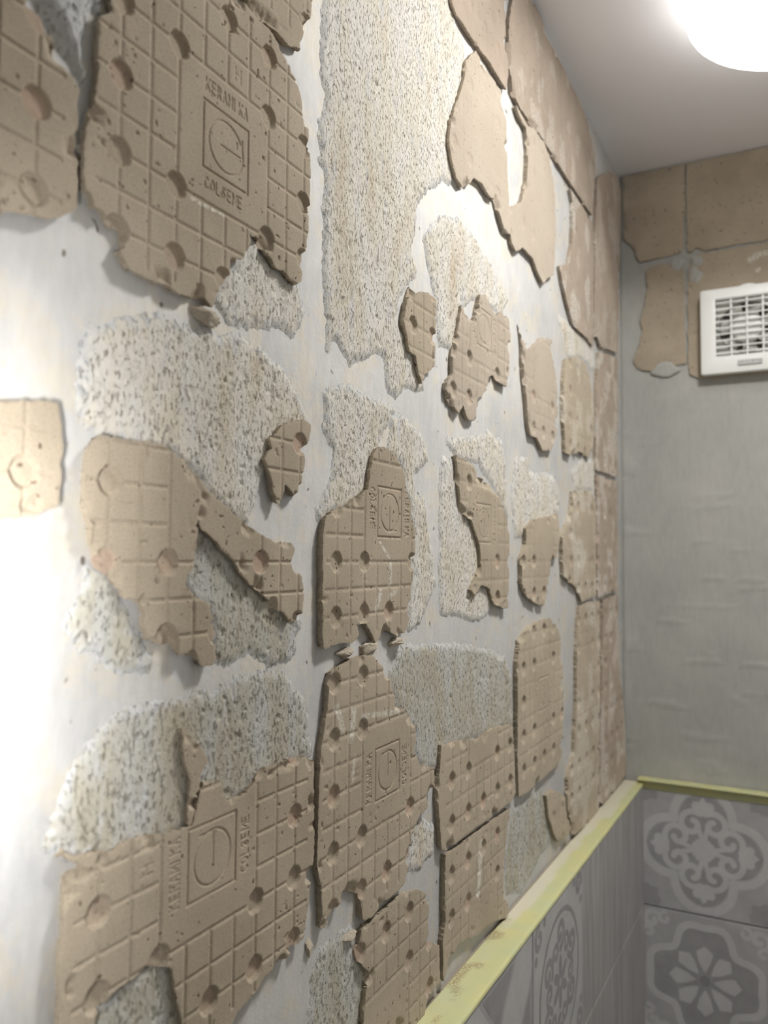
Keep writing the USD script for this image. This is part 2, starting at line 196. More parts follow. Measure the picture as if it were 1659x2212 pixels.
# ---------------------------------------------------------------- outlines on the walls, in tenths of a millimetre (along the wall, above the eye)
SLAB = {
 'far_left': '2174,2319 2205,2293 2267,2285 2300,2230 2333,2175 2378,2124 2423,2101 2464,2056 2461,1882 2444,1865 2463,1769 2472,1526 2422,1484 2378,1454 2335,1417 2262,1411 2192,1396 2143,1379 2114,1363 1650,2000 1650,3180 2360,3180',
 'upper_big': '2645,2531 2571,2462 2568,2266 2564,2097 2541,1998 2513,1907 2499,1804 2501,1699 2517,1630 2553,1615 2571,1572 2620,1582 2639,1550 2684,1517 2758,1523 2755,1452 2736,1430 2763,1392 2790,1350 2843,1356 2913,1348 3058,1354 3119,1334 3229,1353 3327,1368 3396,1343 3427,1397 3447,1438 3528,1520 3546,1597 3596,1672 3668,1708 3726,1820 3703,1849 3796,1862 3868,1811 3931,1778 3974,1743 4061,1754 4129,1718 4198,1706 4269,1774 4294,1912 4319,2071 4333,2256 4334,2423 4352,2571 4323,2670 4304,2773 4251,2859 4204,2973 4138,3035 4043,3092 3901,3171 3745,3176 3579,3195 3550,3185 2535,3185',
 'upper_wedge': '3665,3230 3755,3202 3901,3210 4066,3192 4146,3228 4217,3250 4253,3383 4295,3457 4316,3569 4334,3665 4420,5080 2560,5080 2560,3280 3520,3265',
 'left_big': '2581,480 2634,548 2799,539 2935,545 3050,543 3172,498 3283,437 3400,346 3541,269 3633,221 3728,186 3887,117 4035,82 4191,76 4255,34 4213,-56 4236,-98 4306,-117 4334,-230 4317,-347 4281,-412 4188,-412 4121,-337 4012,-315 3949,-262 3867,-209 3767,-159 3690,-107 3633,-36 3506,31 3474,70 3334,143 3318,187 3310,88 3286,23 3294,-64 3239,-98 3223,-159 3320,-207 3403,-255 3455,-347 3511,-419 3473,-471 3485,-551 3456,-586 3371,-587 3322,-532 3257,-503 3195,-509 3163,-445 3074,-439 2973,-411 2944,-338 2958,-289 2915,-227 2821,-207 2794,-162 2736,-92 2667,-62 2642,4 2617,61 2604,126 2580,181 2567,255 2565,395',
 'left_small': '4059,798 4171,833 4288,870 4385,850 4360,745 4311,672 4322,580 4286,470 4286,391 4215,370 4147,421 4102,428 4079,339 4035,312 3978,396 3971,459 3888,576 3961,646 3950,701 4004,740',
 'glare': '2038,592 2276,634 2397,644 2420,580 2438,474 2429,328 2420,202 2325,172 2234,151 2139,136 2047,137',
 'center': '5286,812 5454,834 5592,765 5700,710 5754,632 5778,534 5882,423 5887,305 5955,223 5950,19 5906,-182 5882,-365 5860,-480 5789,-589 5635,-608 5496,-549 5427,-574 5293,-624 5215,-541 5137,-477 5015,-480 5044,-556 4954,-606 4756,-586 4653,-604 4582,-606 4557,-526 4551,-253 4550,159 4590,270 4683,300 4851,353 5028,434 5152,491 5186,631 5236,752',
 'mid_narrow': '5886,2216 5924,2161 6045,2214 6255,2256 6342,2259 6341,1913 6338,1824 6324,1638 6151,1546 6066,1435 5988,1548 5951,1648 5834,1654 5780,1764 5751,1825 5726,1901 5767,2039',
 'mid_pair': '6934,2352 7008,2273 7219,2267 7333,2396 7397,2585 7542,2626 7685,2538 7867,2500 7997,2578 8260,2580 8319,2412 8298,2273 8273,2039 8187,1814 7960,1816 7838,1885 7654,1827 7588,1666 7354,1542 7340,1453 7290,1323 7117,1297 7025,1347 6977,1418 6872,1319 6690,1386 6589,1486 6592,1562 6737,1666 6743,1840 6797,1987 6797,1984 6862,2156',
 'mid_right': '8685,2632 8751,2493 8835,2380 8896,2386 9095,2468 9478,2672 9926,2753 9928,2513 10098,2280 10165,1887 10074,1551 9873,1336 9490,1292 9272,1416 9016,1412 8926,1593 8864,1848 8768,2141 8747,2424',
 'mid_far_right': '10549,2648 11152,2809 11620,2820 11851,2651 12077,2349 12130,1948 12002,1556 11741,1459 11268,1496 10815,1388 10502,1381 10473,1659 10397,1979 10455,2349',
 'upper_right': '7102,4841 7270,4993 7552,4955 7855,4967 8014,4975 7975,4829 8166,4739 8191,4425 8214,4086 8289,3826 8689,4029 8895,4371 8941,4765 8853,4974 8595,4997 8491,5066 8933,5038 9215,5121 9815,5135 10034,4709 10091,4180 9985,3599 9750,3494 9539,3351 9291,3429 9119,3525 8735,3525 8510,3396 8373,3448 8322,3528 8145,3483 7981,3600 7861,3727 7664,3681 7444,3722 7220,3692 7109,3583 6959,3477 6775,3501 6659,3648 6607,3784 6671,4010 6773,4180 6879,4375 6989,4596 7004,4728',
 'top_sliver': '6658,5115 6777,5047 6878,5071 7218,5059 7647,5095 8169,5067 8248,5322 8153,5575 8129,6032 8380,6680 6540,6680',
 'top_ceiling': '8255,5872 8311,5356 8370,5160 8673,5097 9217,5148 10094,5163 10794,5150 12082,5168 12285,5952 12283,6215 11705,6559 10489,6597 9642,6566 9550,6680 8540,6680',
 'right_upper_col': '10809,5068 11458,5070 12073,5077 12158,4597 12123,3943 12063,3162 11715,3205 10962,3199 10659,3408 10392,3641 10287,3826 10649,3949 10890,4319 10969,4910',
 'corner_top': '12414,5908 13323,6398 13976,6568 14210,6404 14056,5054 13826,3468 12570,3285 12335,3392 12128,3305 12253,4629',
 'corner_mid': '12450,3185 13817,3387 13811,2468 13749,1361 12242,1330 12190,1893 12293,2546',
 'corner_low_mid': '12235,1267 13740,1280 13731,357 13696,-506 12320,-582 12256,-144 12307,641',
 'corner_low': '12662,-629 13737,-576 13726,-1364 14217,-2927 14316,-3376 14443,-3620 13458,-3684 12536,-3672 12325,-3590 12330,-3083 12433,-2564',
 'mid_low_right': '6809,930 6968,908 7219,890 7379,788 7548,757 7785,733 7966,621 8165,457 8290,284 8264,-205 8233,-534 8038,-505 7790,-470 7677,-298 7447,-266 7287,-360 7171,-300 7338,-182 7454,-84 7407,119 7197,354 6940,422 6896,593 6851,724',
 'small_right': '8852,346 9091,445 9592,495 10145,571 10239,281 10104,15 9841,-11 9732,-290 9537,-564 9190,-521 8882,-435 8703,-284 8699,16 8841,157',
 'small_far_right': '10885,918 11949,994 12216,793 12170,323 12190,-546 11339,-597 11103,-415 10397,-228 10337,284 10639,511 10844,689',
 'low_right_tall': '8646,-900 8859,-803 9341,-724 9772,-729 10132,-879 10265,-1048 10315,-1286 10380,-1983 10302,-2467 10081,-2561 9642,-2573 9218,-2592 8827,-2587 8571,-2567 8533,-2115 8544,-1672 8546,-1135',
 'low_far_col': '11219,-648 11796,-619 12383,-632 12435,-1460 12356,-2625 12268,-3731 12003,-3724 10878,-3650 10753,-3479 10565,-3213 10597,-2823 10917,-2569 11049,-1817 11053,-1256',
 'low_chip': '9625,-2814 9894,-2813 10264,-2951 10455,-3058 10465,-3186 10678,-3484 10618,-3573 10123,-3507 9945,-3372 9711,-3082',
 'low_center': '4672,-769 4782,-741 4924,-704 5228,-705 5324,-762 5422,-823 5506,-892 5563,-1010 5659,-1152 5842,-1228 5955,-1300 5999,-1441 5957,-1532 6064,-1674 6226,-1728 6353,-1753 6357,-1910 6270,-1974 6217,-2065 6052,-2100 5901,-2203 5937,-2312 5857,-2431 5810,-2526 5663,-2556 5456,-2541 5259,-2583 5141,-2554 5107,-2367 4909,-2267 4818,-2333 4709,-2370 4609,-2413 4586,-2138 4523,-1985 4540,-1528 4558,-1266 4635,-1010 4650,-876',
 'low_center_bottom': '5134,-2613 5388,-2610 5735,-2594 6037,-2655 6217,-2752 6285,-2878 6240,-2978 6276,-3160 6480,-3279 6502,-3580 6255,-3593 6126,-3785 5153,-3299 5194,-3076 5258,-2976 5100,-2820 5072,-2737 5108,-2710',
 'low_mid': '6499,-1610 6720,-1637 6964,-1652 7329,-1721 7497,-1714 7792,-1693 8372,-1752 8436,-2094 8469,-2497 8328,-2547 7692,-2552 7083,-2531 6596,-2528 6515,-2485 6432,-2016',
 'low_mid_bottom': '6604,-2566 7081,-2578 7690,-2592 8297,-2615 8250,-2741 8113,-3080 8089,-3281 8093,-3470 8286,-3561 8198,-3697 7883,-3601 7586,-3545 7416,-3551 7097,-3464 6896,-3436 6749,-3482 6568,-3613 6552,-3274 6603,-3120 6597,-2766',
 'bottom_left': '2499,-1265 2578,-1304 2721,-1330 2771,-1353 2874,-1331 3010,-1342 3140,-1372 3295,-1389 3327,-1375 3350,-1297 3408,-1185 3546,-1217 3599,-1334 3636,-1330 3767,-1332 3890,-1278 3951,-1233 4096,-1232 4230,-1247 4395,-1258 4473,-1304 4488,-1922 4443,-2101 4417,-2258 4387,-2374 4270,-2391 4202,-2423 4049,-2429 3966,-2439 3865,-2486 3730,-2510 3675,-2549 3675,-2615 3285,-2416 3277,-2337 3237,-2220 3191,-2049 3016,-1962 2934,-1983 2829,-1982 2730,-2024 2706,-2067 2707,-2121 2510,-2021 2506,-1710 2518,-1628 2524,-1457 2525,-1381 2608,-1365 2524,-1304',
 'ridge': '3230,-876 3297,-926 3407,-1034 3444,-1086 3385,-1154 3368,-1282 3350,-1404 3297,-1388 3306,-1265 3316,-1151 3263,-1045',
}
RESIDUE = {
 'big_top': '4580,3836 4552,3595 4562,3231 4642,3154 4547,2930 4558,2672 4678,2591 4609,2372 4632,1943 4681,1435 4751,1614 4834,1501 4978,1382 5132,1492 5358,1574 5510,1542 5559,1322 5647,1288 5854,1427 6049,1411 6193,1456 6094,1597 5861,1756 5658,1823 5718,2110 6033,2397 5878,2506 6001,2725 6007,2978 6217,3171 6486,3414 6892,3505 6727,3674 6712,3964 6894,4295 7062,4755 7043,4953 6818,5027 6726,5174 6320,6640 4560,6640',
 'top_middle': '6205,2725 6519,3006 7007,3166 7489,3109 7901,3004 8346,2819 8072,2606 7527,2630 7031,2407 6890,1973 6555,1896 6454,2322 6286,2550',
 'left_sheet': '2590,943 2637,1012 2763,1091 2952,1159 3098,1185 3207,1146 3353,1192 3545,1191 3733,1234 3957,1170 4222,1091 4340,950 4364,885 4130,812 4020,707 3956,586 3935,496 3833,328 3813,192 3640,270 3460,364 3341,456 3180,529 2987,550 2718,568 2619,612 2580,778',
 'left_inlet': '3376,134 3568,34 3697,-37 3833,-160 4105,-322 4332,-428 4261,-617 4039,-605 3814,-532 3642,-583 3543,-549 3569,-415 3463,-259 3296,-141 3352,23',
 'left_lower': '2653,-80 2714,-92 2858,-274 2913,-377 3026,-531 2809,-522 2706,-415 2610,-405 2561,-299',
 'low_left_sheet': '2618,-939 2737,-826 2864,-764 3028,-743 3175,-768 3398,-751 3517,-759 3698,-729 3914,-699 4148,-718 4307,-830 4426,-953 4474,-1108 4497,-1259 4305,-1269 4017,-1254 3893,-1273 3663,-1355 3468,-1204 3401,-1339 3352,-1400 3063,-1366 2819,-1368 2719,-1326 2542,-1279 2476,-1249 2551,-1121 2584,-1004',
 'center_cap': '4638,1096 4917,1190 5158,1171 5285,1130 5486,1178 5626,1152 5448,946 5345,822 5278,673 5211,497 4936,374 4657,317 4617,189 4578,299 4768,538 4798,744 4636,868 4691,1019',
 'center_strip': '5625,1085 5847,1118 6201,974 6282,840 6032,727 5986,482 6229,461 6387,19 6423,-251 6204,-470 5961,-572 6010,-151 6058,192 5985,413 5873,594 5801,757 5620,837',
 'right_strip': '6638,858 6828,878 6922,752 7013,486 7321,300 7536,100 7526,-126 7297,-321 7692,-316 7864,-492 7451,-591 7028,-504 6595,-477 6588,19 6583,574',
 'right_cap': '6737,1040 7410,1143 7761,1251 8134,1211 8256,1023 8306,690 8363,467 7922,750 7459,963 6979,952',
 'far_right_cap': '8676,1089 9054,1128 9122,964 10069,1021 10343,854 10325,609 9584,471 9091,451 9005,304 8630,248 8513,704',
 'low_center_cap': '5620,-942 5730,-779 5957,-737 6540,-797 7550,-900 8283,-1085 8474,-1330 8520,-1761 7930,-1719 7630,-1724 7086,-1678 6605,-1618 6509,-1777 6252,-1736 6093,-1565 6098,-1380 5795,-1194 5653,-1027',
 'low_right_smear': '8472,-2636 8981,-2656 9630,-2699 9863,-3156 10205,-3560 9572,-3536 8840,-3729 8287,-3550 8243,-3130',
 'bottom_center': '4790,-2588 5103,-2604 5161,-2785 5344,-3025 5279,-3127 5244,-3357 4577,-3023 4579,-2737 4657,-2613',
 'bottom_hole': '2754,-2103 2778,-2060 2985,-2016 3098,-2007 3247,-2083 3310,-2277 3343,-2459 2754,-2158',
 'pink_edge': '6038,-2169 6239,-2211 6448,-2324 6422,-2472 6148,-2520 5991,-2484 6033,-2350',
 'slab_tip': '3526,1433 3655,1688 3772,1864 3894,1778 4022,1740 4178,1708 4272,1708 4343,1577 4223,1411 4043,1459 3853,1385 3637,1343 3508,1416',
 'right_gap': '10416,3180 11150,3195 11979,3212 12124,3412 12336,2881 11890,2915 11351,2889 10790,2735 10546,2907',
 'corner_gap': '12334,1469 12455,649 12357,328 12162,1043 11190,971 10985,1157 11572,1390',
 'upper_smear': '2212,2360 2286,2312 2374,2213 2454,2132 2508,2072 2537,2078 2548,2172 2540,2266 2568,2451 2628,2538 2677,2650 2520,3600 2050,3600',
}
BACK = {
 'a': ('dark tan mortar patch under the ceiling in the far corner of the end wall', '29,6700 1045,6690 1043,5984 1007,5211 915,5164 701,5155 294,5115 234,5258 159,5439 33,5564 20,6405'),
 'b': ('wide tan mortar patch under the ceiling of the end wall, above the fan', '1080,6690 2418,6700 9480,6700 9480,5150 2372,5153 1884,5164 1333,5149 1217,5220 1125,5155 1075,5186 1069,6013'),
 'c': ('upright tan mortar patch left of the fan, bordered by grey filler', '417,4993 697,5025 909,4954 999,4905 1019,4563 1017,3920 1044,3277 802,3243 619,3232 433,3206 247,3261 156,3386 257,3636 326,3889 300,4090 370,4408 424,4663 382,4867'),
 'd': ('wide tan mortar patch behind the fan on the end wall', '1088,4873 1200,5050 1260,5100 1883,5110 2371,5112 9480,5120 9480,2990 2010,2985 1587,2990 1250,3010 1078,3083 1070,3339 1067,3916 1069,4558'),
}

SPEC = {
 'far_left': dict(grid=1.0, label='tan mortar patch with round pits, cut by the picture\'s upper left corner', jag=.0010),
 'upper_big': dict(grid=1.0, turn=3, detail=1, label='largest upper tan mortar patch, whole grid imprint with square emblem, broken lower edge', marks=[(.3209, .1866, .3481, .1878, .0011, 1)]),
 'upper_wedge': dict(grid=.8, label='narrow tan mortar wedge at the top, above the large emblem patch'),
 'left_big': dict(grid=1.0, label='large tan mortar patch on the left at eye level, broken into two downward legs'),
 'left_small': dict(grid=1.0, label='small ragged tan mortar scrap above the right leg of the two-legged patch'),
 'glare': dict(grid=1.0, label='tan mortar patch washed out by the added lamp at the left edge'),
 'center': dict(grid=1.0, turn=2, detail=1, label='tan mortar patch in the middle of the wall with white paint streaks under its emblem', marks=[(.5339, .0113, .5506, -.0012, .0014, 1), (.5523, -.006, .552, -.0203, .0022, .9), (.5366, -.026, .5298, -.038, .003, .8), (.5501, -.0297, .5625, -.0254, .0022, .7)]),
 'mid_narrow': dict(grid=1.0, label='narrow pointed tan mortar strip hanging in the brightest part of the wall'),
 'mid_pair': dict(grid=.9, turn=2, detail=1, mat='pale', label='pale mortar patch with a jagged three-pointed top and two lower prongs'),
 'mid_right': dict(grid=.8, mat='pale', label='tall pale mortar patch with rounded top, right of the three-pointed patch'),
 'mid_far_right': dict(smear=.4, grid=.7, label='tall smooth mortar patch beside the last bright plaster strip at eye level'),
 'upper_right': dict(grid=.25, mat='pale', label='large smooth pale mortar patch with a stepped lower edge, upper right of the wall'),
 'top_sliver': dict(grid=.3, mat='pink', label='pinkish mortar sliver along the top, left of the ceiling joint'),
 'top_ceiling': dict(grid=.3, smear=.35, mat='pink', label='long pinkish mortar patch just under the sloping ceiling line'),
 'right_upper_col': dict(grid=.4, smear=.6, mat='pink', label='tall ragged mortar patch below the ceiling patch, next to the corner column'),
 'corner_top': dict(grid=.4, smear=.35, mat='pink', label='topmost mortar patch of the column in the room corner'),
 'corner_mid': dict(grid=.5, smear=.6, mat='pink', label='mortar patch of the corner column level with the bottom of the fan'),
 'corner_low_mid': dict(grid=.7, smear=.6, mat='pink', label='mortar patch of the corner column at eye level'),
 'corner_low': dict(grid=.8, smear=.5, mat='pink', label='lowest mortar patch of the corner column, just above the yellow tape'),
 'mid_low_right': dict(grid=.9, turn=2, detail=1, label='leaning tan mortar patch with a dark broken left edge, right of the paint-streaked patch'),
 'small_right': dict(grid=.9, label='short tan mortar patch with rounded lower end, between two plaster strips'),
 'small_far_right': dict(smear=.5, grid=.8, label='tan mortar patch right of the short rounded one, touching the corner column'),
 'low_right_tall': dict(grid=.9, detail=1, label='tall gridded mortar patch with a straight slanting lower edge, lower right'),
 'low_far_col': dict(smear=.4, grid=.8, label='narrow gridded mortar patch right of the grey plaster stripe, lower right'),
 'low_chip': dict(grid=.5, label='small mortar chip close to the yellow tape, beside grey filler'),
 'low_center': dict(grid=1.0, detail=1, label='tan mortar patch with sharp emblem and two upright words, lower middle of the wall', marks=[(.4751, -.1016, .4832, -.117, .004, .75), (.4977, -.1068, .4945, -.1263, .004, .75), (.5096, -.1132, .5694, -.119, .0022, .7), (.5002, -.1389, .4971, -.154, .0030, .55)]),
 'low_center_bottom': dict(grid=.9, label='tan mortar patch at the very bottom, under the patch with the two upright words'),
 'low_mid': dict(grid=1.0, label='tan mortar patch with five columns of small pits and a slanting bottom joint'),
 'low_mid_bottom': dict(grid=.9, label='tan mortar patch above the tape with a pale vertical smear and toothed lower edge', marks=[(.7452, -.273, .7378, -.3151, .006, .9)]),
 'ridge': dict(grid=0, rise=-.001, jag=.0016, label='thin upright mortar strip in place of a dark gouge in the scraped area above the largest lower patch'),  # added mortar strip, stands in for a dark gouge
 'bottom_left': dict(grid=1.0, detail=1, label='largest lower tan mortar patch, wide stepped upper edge and a hole in its base'),
}
LUMPS = [(.4904, -.0659, .010, .0045, .006, 1, 'pale mortar lump under the lower left corner of the paint-streaked patch'), (.5251, -.0674, .012, .0055, .007, 2, 'largest pale mortar lump, below the middle of the paint-streaked patch'),
         (.5693, -.0663, .012, .0040, .006, 3, 'pale mortar lump under the lower right corner of the paint-streaked patch'), (.5339, -.0515, .008, .0075, .005, 4, 'upright mortar lump wedged in the notch of the paint-streaked patch'),
         (.5008, -.2612, .009, .0040, .005, 5, 'pinkish mortar lump in the joint beneath the patch with two upright words'), (.3363, .1281, .013, .0055, .006, 6, 'mortar lump hanging off the lower tip of the large upper patch'),
         (.4524, -.2474, .004, .008, .004, 7, 'mortar lump at the foot of the dark upright joint, bottom left')]

# ---------------------------------------------------------------- the room
CEIL = EYE + 0.672; LEN = 1.4275; WID = 0.95; REAR = -1.0
BASE = -0.006                                   # grey plaster plane behind the mortar (whose faces lie at x = 0)
ceiling = tag(obj('ceiling', box(-0.12, WID + 0.1, REAR - 0.1, LEN + 0.12, CEIL, CEIL + 0.1), mat_ceiling), 'smooth off-white ceiling above the stripped walls', None, None, 'structure')
tag(obj('floor', box(-0.12, WID + 0.1, REAR - 0.1, LEN + 0.12, -0.1, 0), mat_floor), 'unseen grey screed floor', None, None, 'structure')
tag(obj('wall_right', box(WID, WID + 0.1, REAR, LEN, 0, CEIL), mat_room), 'unseen plain plastered wall opposite the stripped wall', None, None, 'structure')
tag(obj('wall_rear', join(box(0, 0.1, REAR - 0.1, REAR, 0, CEIL), box(0.85, WID, REAR - 0.1, REAR, 0, CEIL), box(0.1, 0.85, REAR - 0.1, REAR, 2.0, CEIL)), mat_room), 'plain unseen wall behind the viewer, with a door opening for the fill light', None, None, 'structure')  # unseen wall, opening left so the fill light can enter

# old tiles on this wall: pitch and origin of the imprints, in wall metres (s along the wall, z above the eye)
TW, TH, S0, Z0 = 0.2015, 0.1929, 0.2478, 0.0335 - 0.1929 / 2
K = 0.0965                                      # imprint grid interval, in tiles

def px_per_m(s):
    d = 0.8843 * s + 0.1328
    return 500.0 / d ** 2, 1757.0 / d           # along the wall, upright

def parse(t):
    return np.array([[float(a) for a in p.split(',')] for p in t.split()]) / 10000.0

def fb(p, sc, oct=3, seed=0):
    p = np.asarray(p, float)
    return meshkit.fbm(np.stack([p[:, 0] * sc, p[:, 1] * sc, np.full(len(p), 3.7)], 1), oct, seed)

def ragged(P, step, amp, seed):
    ring = np.vstack([P, P[:1]]); L = np.r_[0, np.cumsum(np.linalg.norm(np.diff(ring, axis=0), axis=1))]
    n = max(int(L[-1] / step), 12); t = np.linspace(0, L[-1], n, endpoint=False)
    q = np.stack([np.interp(t, L, ring[:, k]) for k in (0, 1)], 1)
    d = np.stack([fb(q, 260, 3, seed) - 0.5, fb(q, 260, 3, seed + 50) - 0.5], 1) * 2 + 0.6 * np.stack([fb(q, 90, 2, seed + 9) - 0.5, fb(q, 90, 2, seed + 70) - 0.5], 1) * 2
    d = d + 0.5 * np.stack([fb(q, 800, 2, seed + 21) - 0.5, fb(q, 800, 2, seed + 22) - 0.5], 1) * 2
    poly = Polygon(q + amp * d)
    if not poly.is_valid:
        poly = poly.buffer(0)
        if poly.geom_type != 'Polygon': poly = max(poly.geoms, key=lambda g: g.area)
    return poly

def sheet(poly, ss, sz, height, floor_x, seed, dense=None):
    """A relief over the polygon: points spaced ss by sz, dense(points) -> bool adds finer ones, height(points, edge distance) gives x; a broken skirt runs down to floor_x."""
    ring = np.array(poly.exterior.coords)[:-1]
    L = np.r_[0, np.cumsum(np.linalg.norm(np.diff(np.vstack([ring, ring[:1]]), axis=0), axis=1))]
    step = 0.8 * min(ss, sz); n = max(int(L[-1] / step), 12); t = np.linspace(0, L[-1], n, endpoint=False)
    rc = np.vstack([ring, ring[:1]]); edge = np.stack([np.interp(t, L, rc[:, k]) for k in (0, 1)], 1)
    poly = Polygon(edge)
    if not poly.is_valid: poly = poly.buffer(0)
    a, b, c, d = poly.bounds
    def lattice(ds, dz):
        gs, gz = np.meshgrid(np.arange(a, c, ds), np.arange(b, d, dz)); gs = gs + (np.arange(gs.shape[0]) % 2)[:, None] * ds * 0.5
        g = np.stack([gs.ravel(), gz.ravel()], 1); return g + (np.random.default_rng(seed).random(g.shape) - 0.5) * [0.25 * ds, 0.25 * dz]
    g = lattice(ss, sz); inner = poly.buffer(-0.55 * step)
    g = g[shapely.contains_xy(inner, g[:, 0], g[:, 1])]
    if dense is not None:
        h = lattice(ss * 0.5, sz * 0.5); h = h[dense(h)]
        if len(h):
            h = h[shapely.contains_xy(inner, h[:, 0], h[:, 1])]; g = np.vstack([g[~dense(g)], h])
    P = np.vstack([edge, g]); T = Delaunay(P).simplices; c3 = P[T].mean(1)
    T = T[shapely.contains_xy(poly, c3[:, 0], c3[:, 1])]
    ar = np.cross(P[T[:, 1]] - P[T[:, 0]], P[T[:, 2]] - P[T[:, 0]]); T = T[np.abs(ar) > 1e-12]; ar = ar[np.abs(ar) > 1e-12]
    T[ar < 0] = T[ar < 0][:, ::-1]
    dist = cKDTree(edge).query(P)[0]
    x = height(P, dist)
    V = np.stack([x, P[:, 0], P[:, 1] + EYE], 1)
    E = np.vstack([T[:, [0, 1]], T[:, [1, 2]], T[:, [2, 0]]]); key = np.sort(E, 1); _, first, cnt = np.unique(key, axis=0, return_index=True, return_counts=True)
    B = E[first[cnt == 1]]
    bv, inv = np.unique(B, return_inverse=True); inv = inv.reshape(B.shape)
    rg = np.random.default_rng(seed + 1); nrm = np.zeros((len(bv), 2)); dv = P[B[:, 1]] - P[B[:, 0]]
    for k in (0, 1): np.add.at(nrm, inv[:, k], np.stack([dv[:, 1], -dv[:, 0]], 1))
    nrm /= np.maximum(np.linalg.norm(nrm, axis=1, keepdims=True), 1e-9)
    top = V[bv]; depth = top[:, 0] - floor_x; rings = [top]
    for f, o in ((0.35, -.12), (0.7, -.28), (1.0, -.30)):
        r = top.copy(); r[:, 0] = top[:, 0] - depth * f
        r[:, 1:] += nrm * (depth * (o + .20 * (rg.random(len(bv)) - .5)))[:, None]; rings.append(r)
    m = len(bv); SV = np.vstack(rings); SF = []
    for k in range(3):
        i, j = inv[:, 0] + k * m, inv[:, 1] + k * m
        SF += [np.stack([i, i + m, j], 1), np.stack([j, i + m, j + m], 1)]
    F = np.vstack([T, np.vstack(SF) + len(V)])
    return trimesh.Trimesh(np.vstack([V, SV]), F, process=False), P, SV[:, 1:] - [0, EYE]

# ---- stroke letters (unit height, unit-ish width) for the pressed lettering
STROKES = {
 'K': [(0, 0, 0, 1), (0, .45, .6, 1), (.15, .55, .6, 0)], 'E': [(0, 0, 0, 1), (0, 1, .55, 1), (0, .5, .45, .5), (0, 0, .55, 0)],
 'R': [(0, 0, 0, 1), (0, 1, .5, .9), (.5, .9, .5, .6), (.5, .6, 0, .5), (.2, .5, .6, 0)], 'A': [(0, 0, .3, 1), (.3, 1, .6, 0), (.12, .35, .48, .35)],
 'M': [(0, 0, 0, 1), (0, 1, .35, .3), (.35, .3, .7, 1), (.7, 1, .7, 0)], 'I': [(.1, 0, .1, 1)], 'C': [(.55, .85, .3, 1), (.3, 1, 0, .7), (0, .7, 0, .3), (0, .3, .3, 0), (.3, 0, .55, .15)],
 'O': [(.3, 1, 0, .7), (0, .7, 0, .3), (0, .3, .3, 0), (.3, 0, .6, .3), (.6, .3, .6, .7), (.6, .7, .3, 1)], 'L': [(0, 1, 0, 0), (0, 0, .5, 0)], 'S': [(.55, .85, .3, 1), (.3, 1, 0, .8), (0, .8, .55, .3), (.55, .3, .3, 0), (.3, 0, 0, .15)],
 'H': [(0, 0, 0, 1), (.55, 0, .55, 1), (0, .5, .55, .5)], 'T': [(0, 1, .7, 1), (.35, 1, .35, 0)]}
def word_segments(word, cx, cy, height, length, turn):
    """Segments of a word centred at (cx, cy) in grid units; turn 0 reads along +x, 1 reads upwards."""
    n = len(word); pitch = length / n; out = []
    for i, ch in enumerate(word):
        for x0, y0, x1, y1 in STROKES[ch]:
            a = np.array([[-length / 2 + pitch * (i + x0 * 1.05), (y0 - .5) * height], [-length / 2 + pitch * (i + x1 * 1.05), (y1 - .5) * height]])
            if turn: a = np.stack([-a[:, 1], a[:, 0]], 1)
            out.append(a + [cx, cy])
    return out
def seg_dist(q, a, b):
    d = b - a; t = np.clip(((q - a) @ d) / (d @ d), 0, 1); return np.linalg.norm(q - a - t[:, None] * d, axis=1)
WORDS = word_segments('KERAMIKA', -1.5, 0.05, 0.36, 1.95, 1) + word_segments('COLSEME', 1.42, -0.05, 0.34, 1.7, 1) + word_segments('H', -2.5, 0.55, 0.42, .42, 1)
STEM = [(np.array([-.55, .72]), np.array([.02, .72])), (np.array([.02, .72]), np.array([.02, -.25]))]

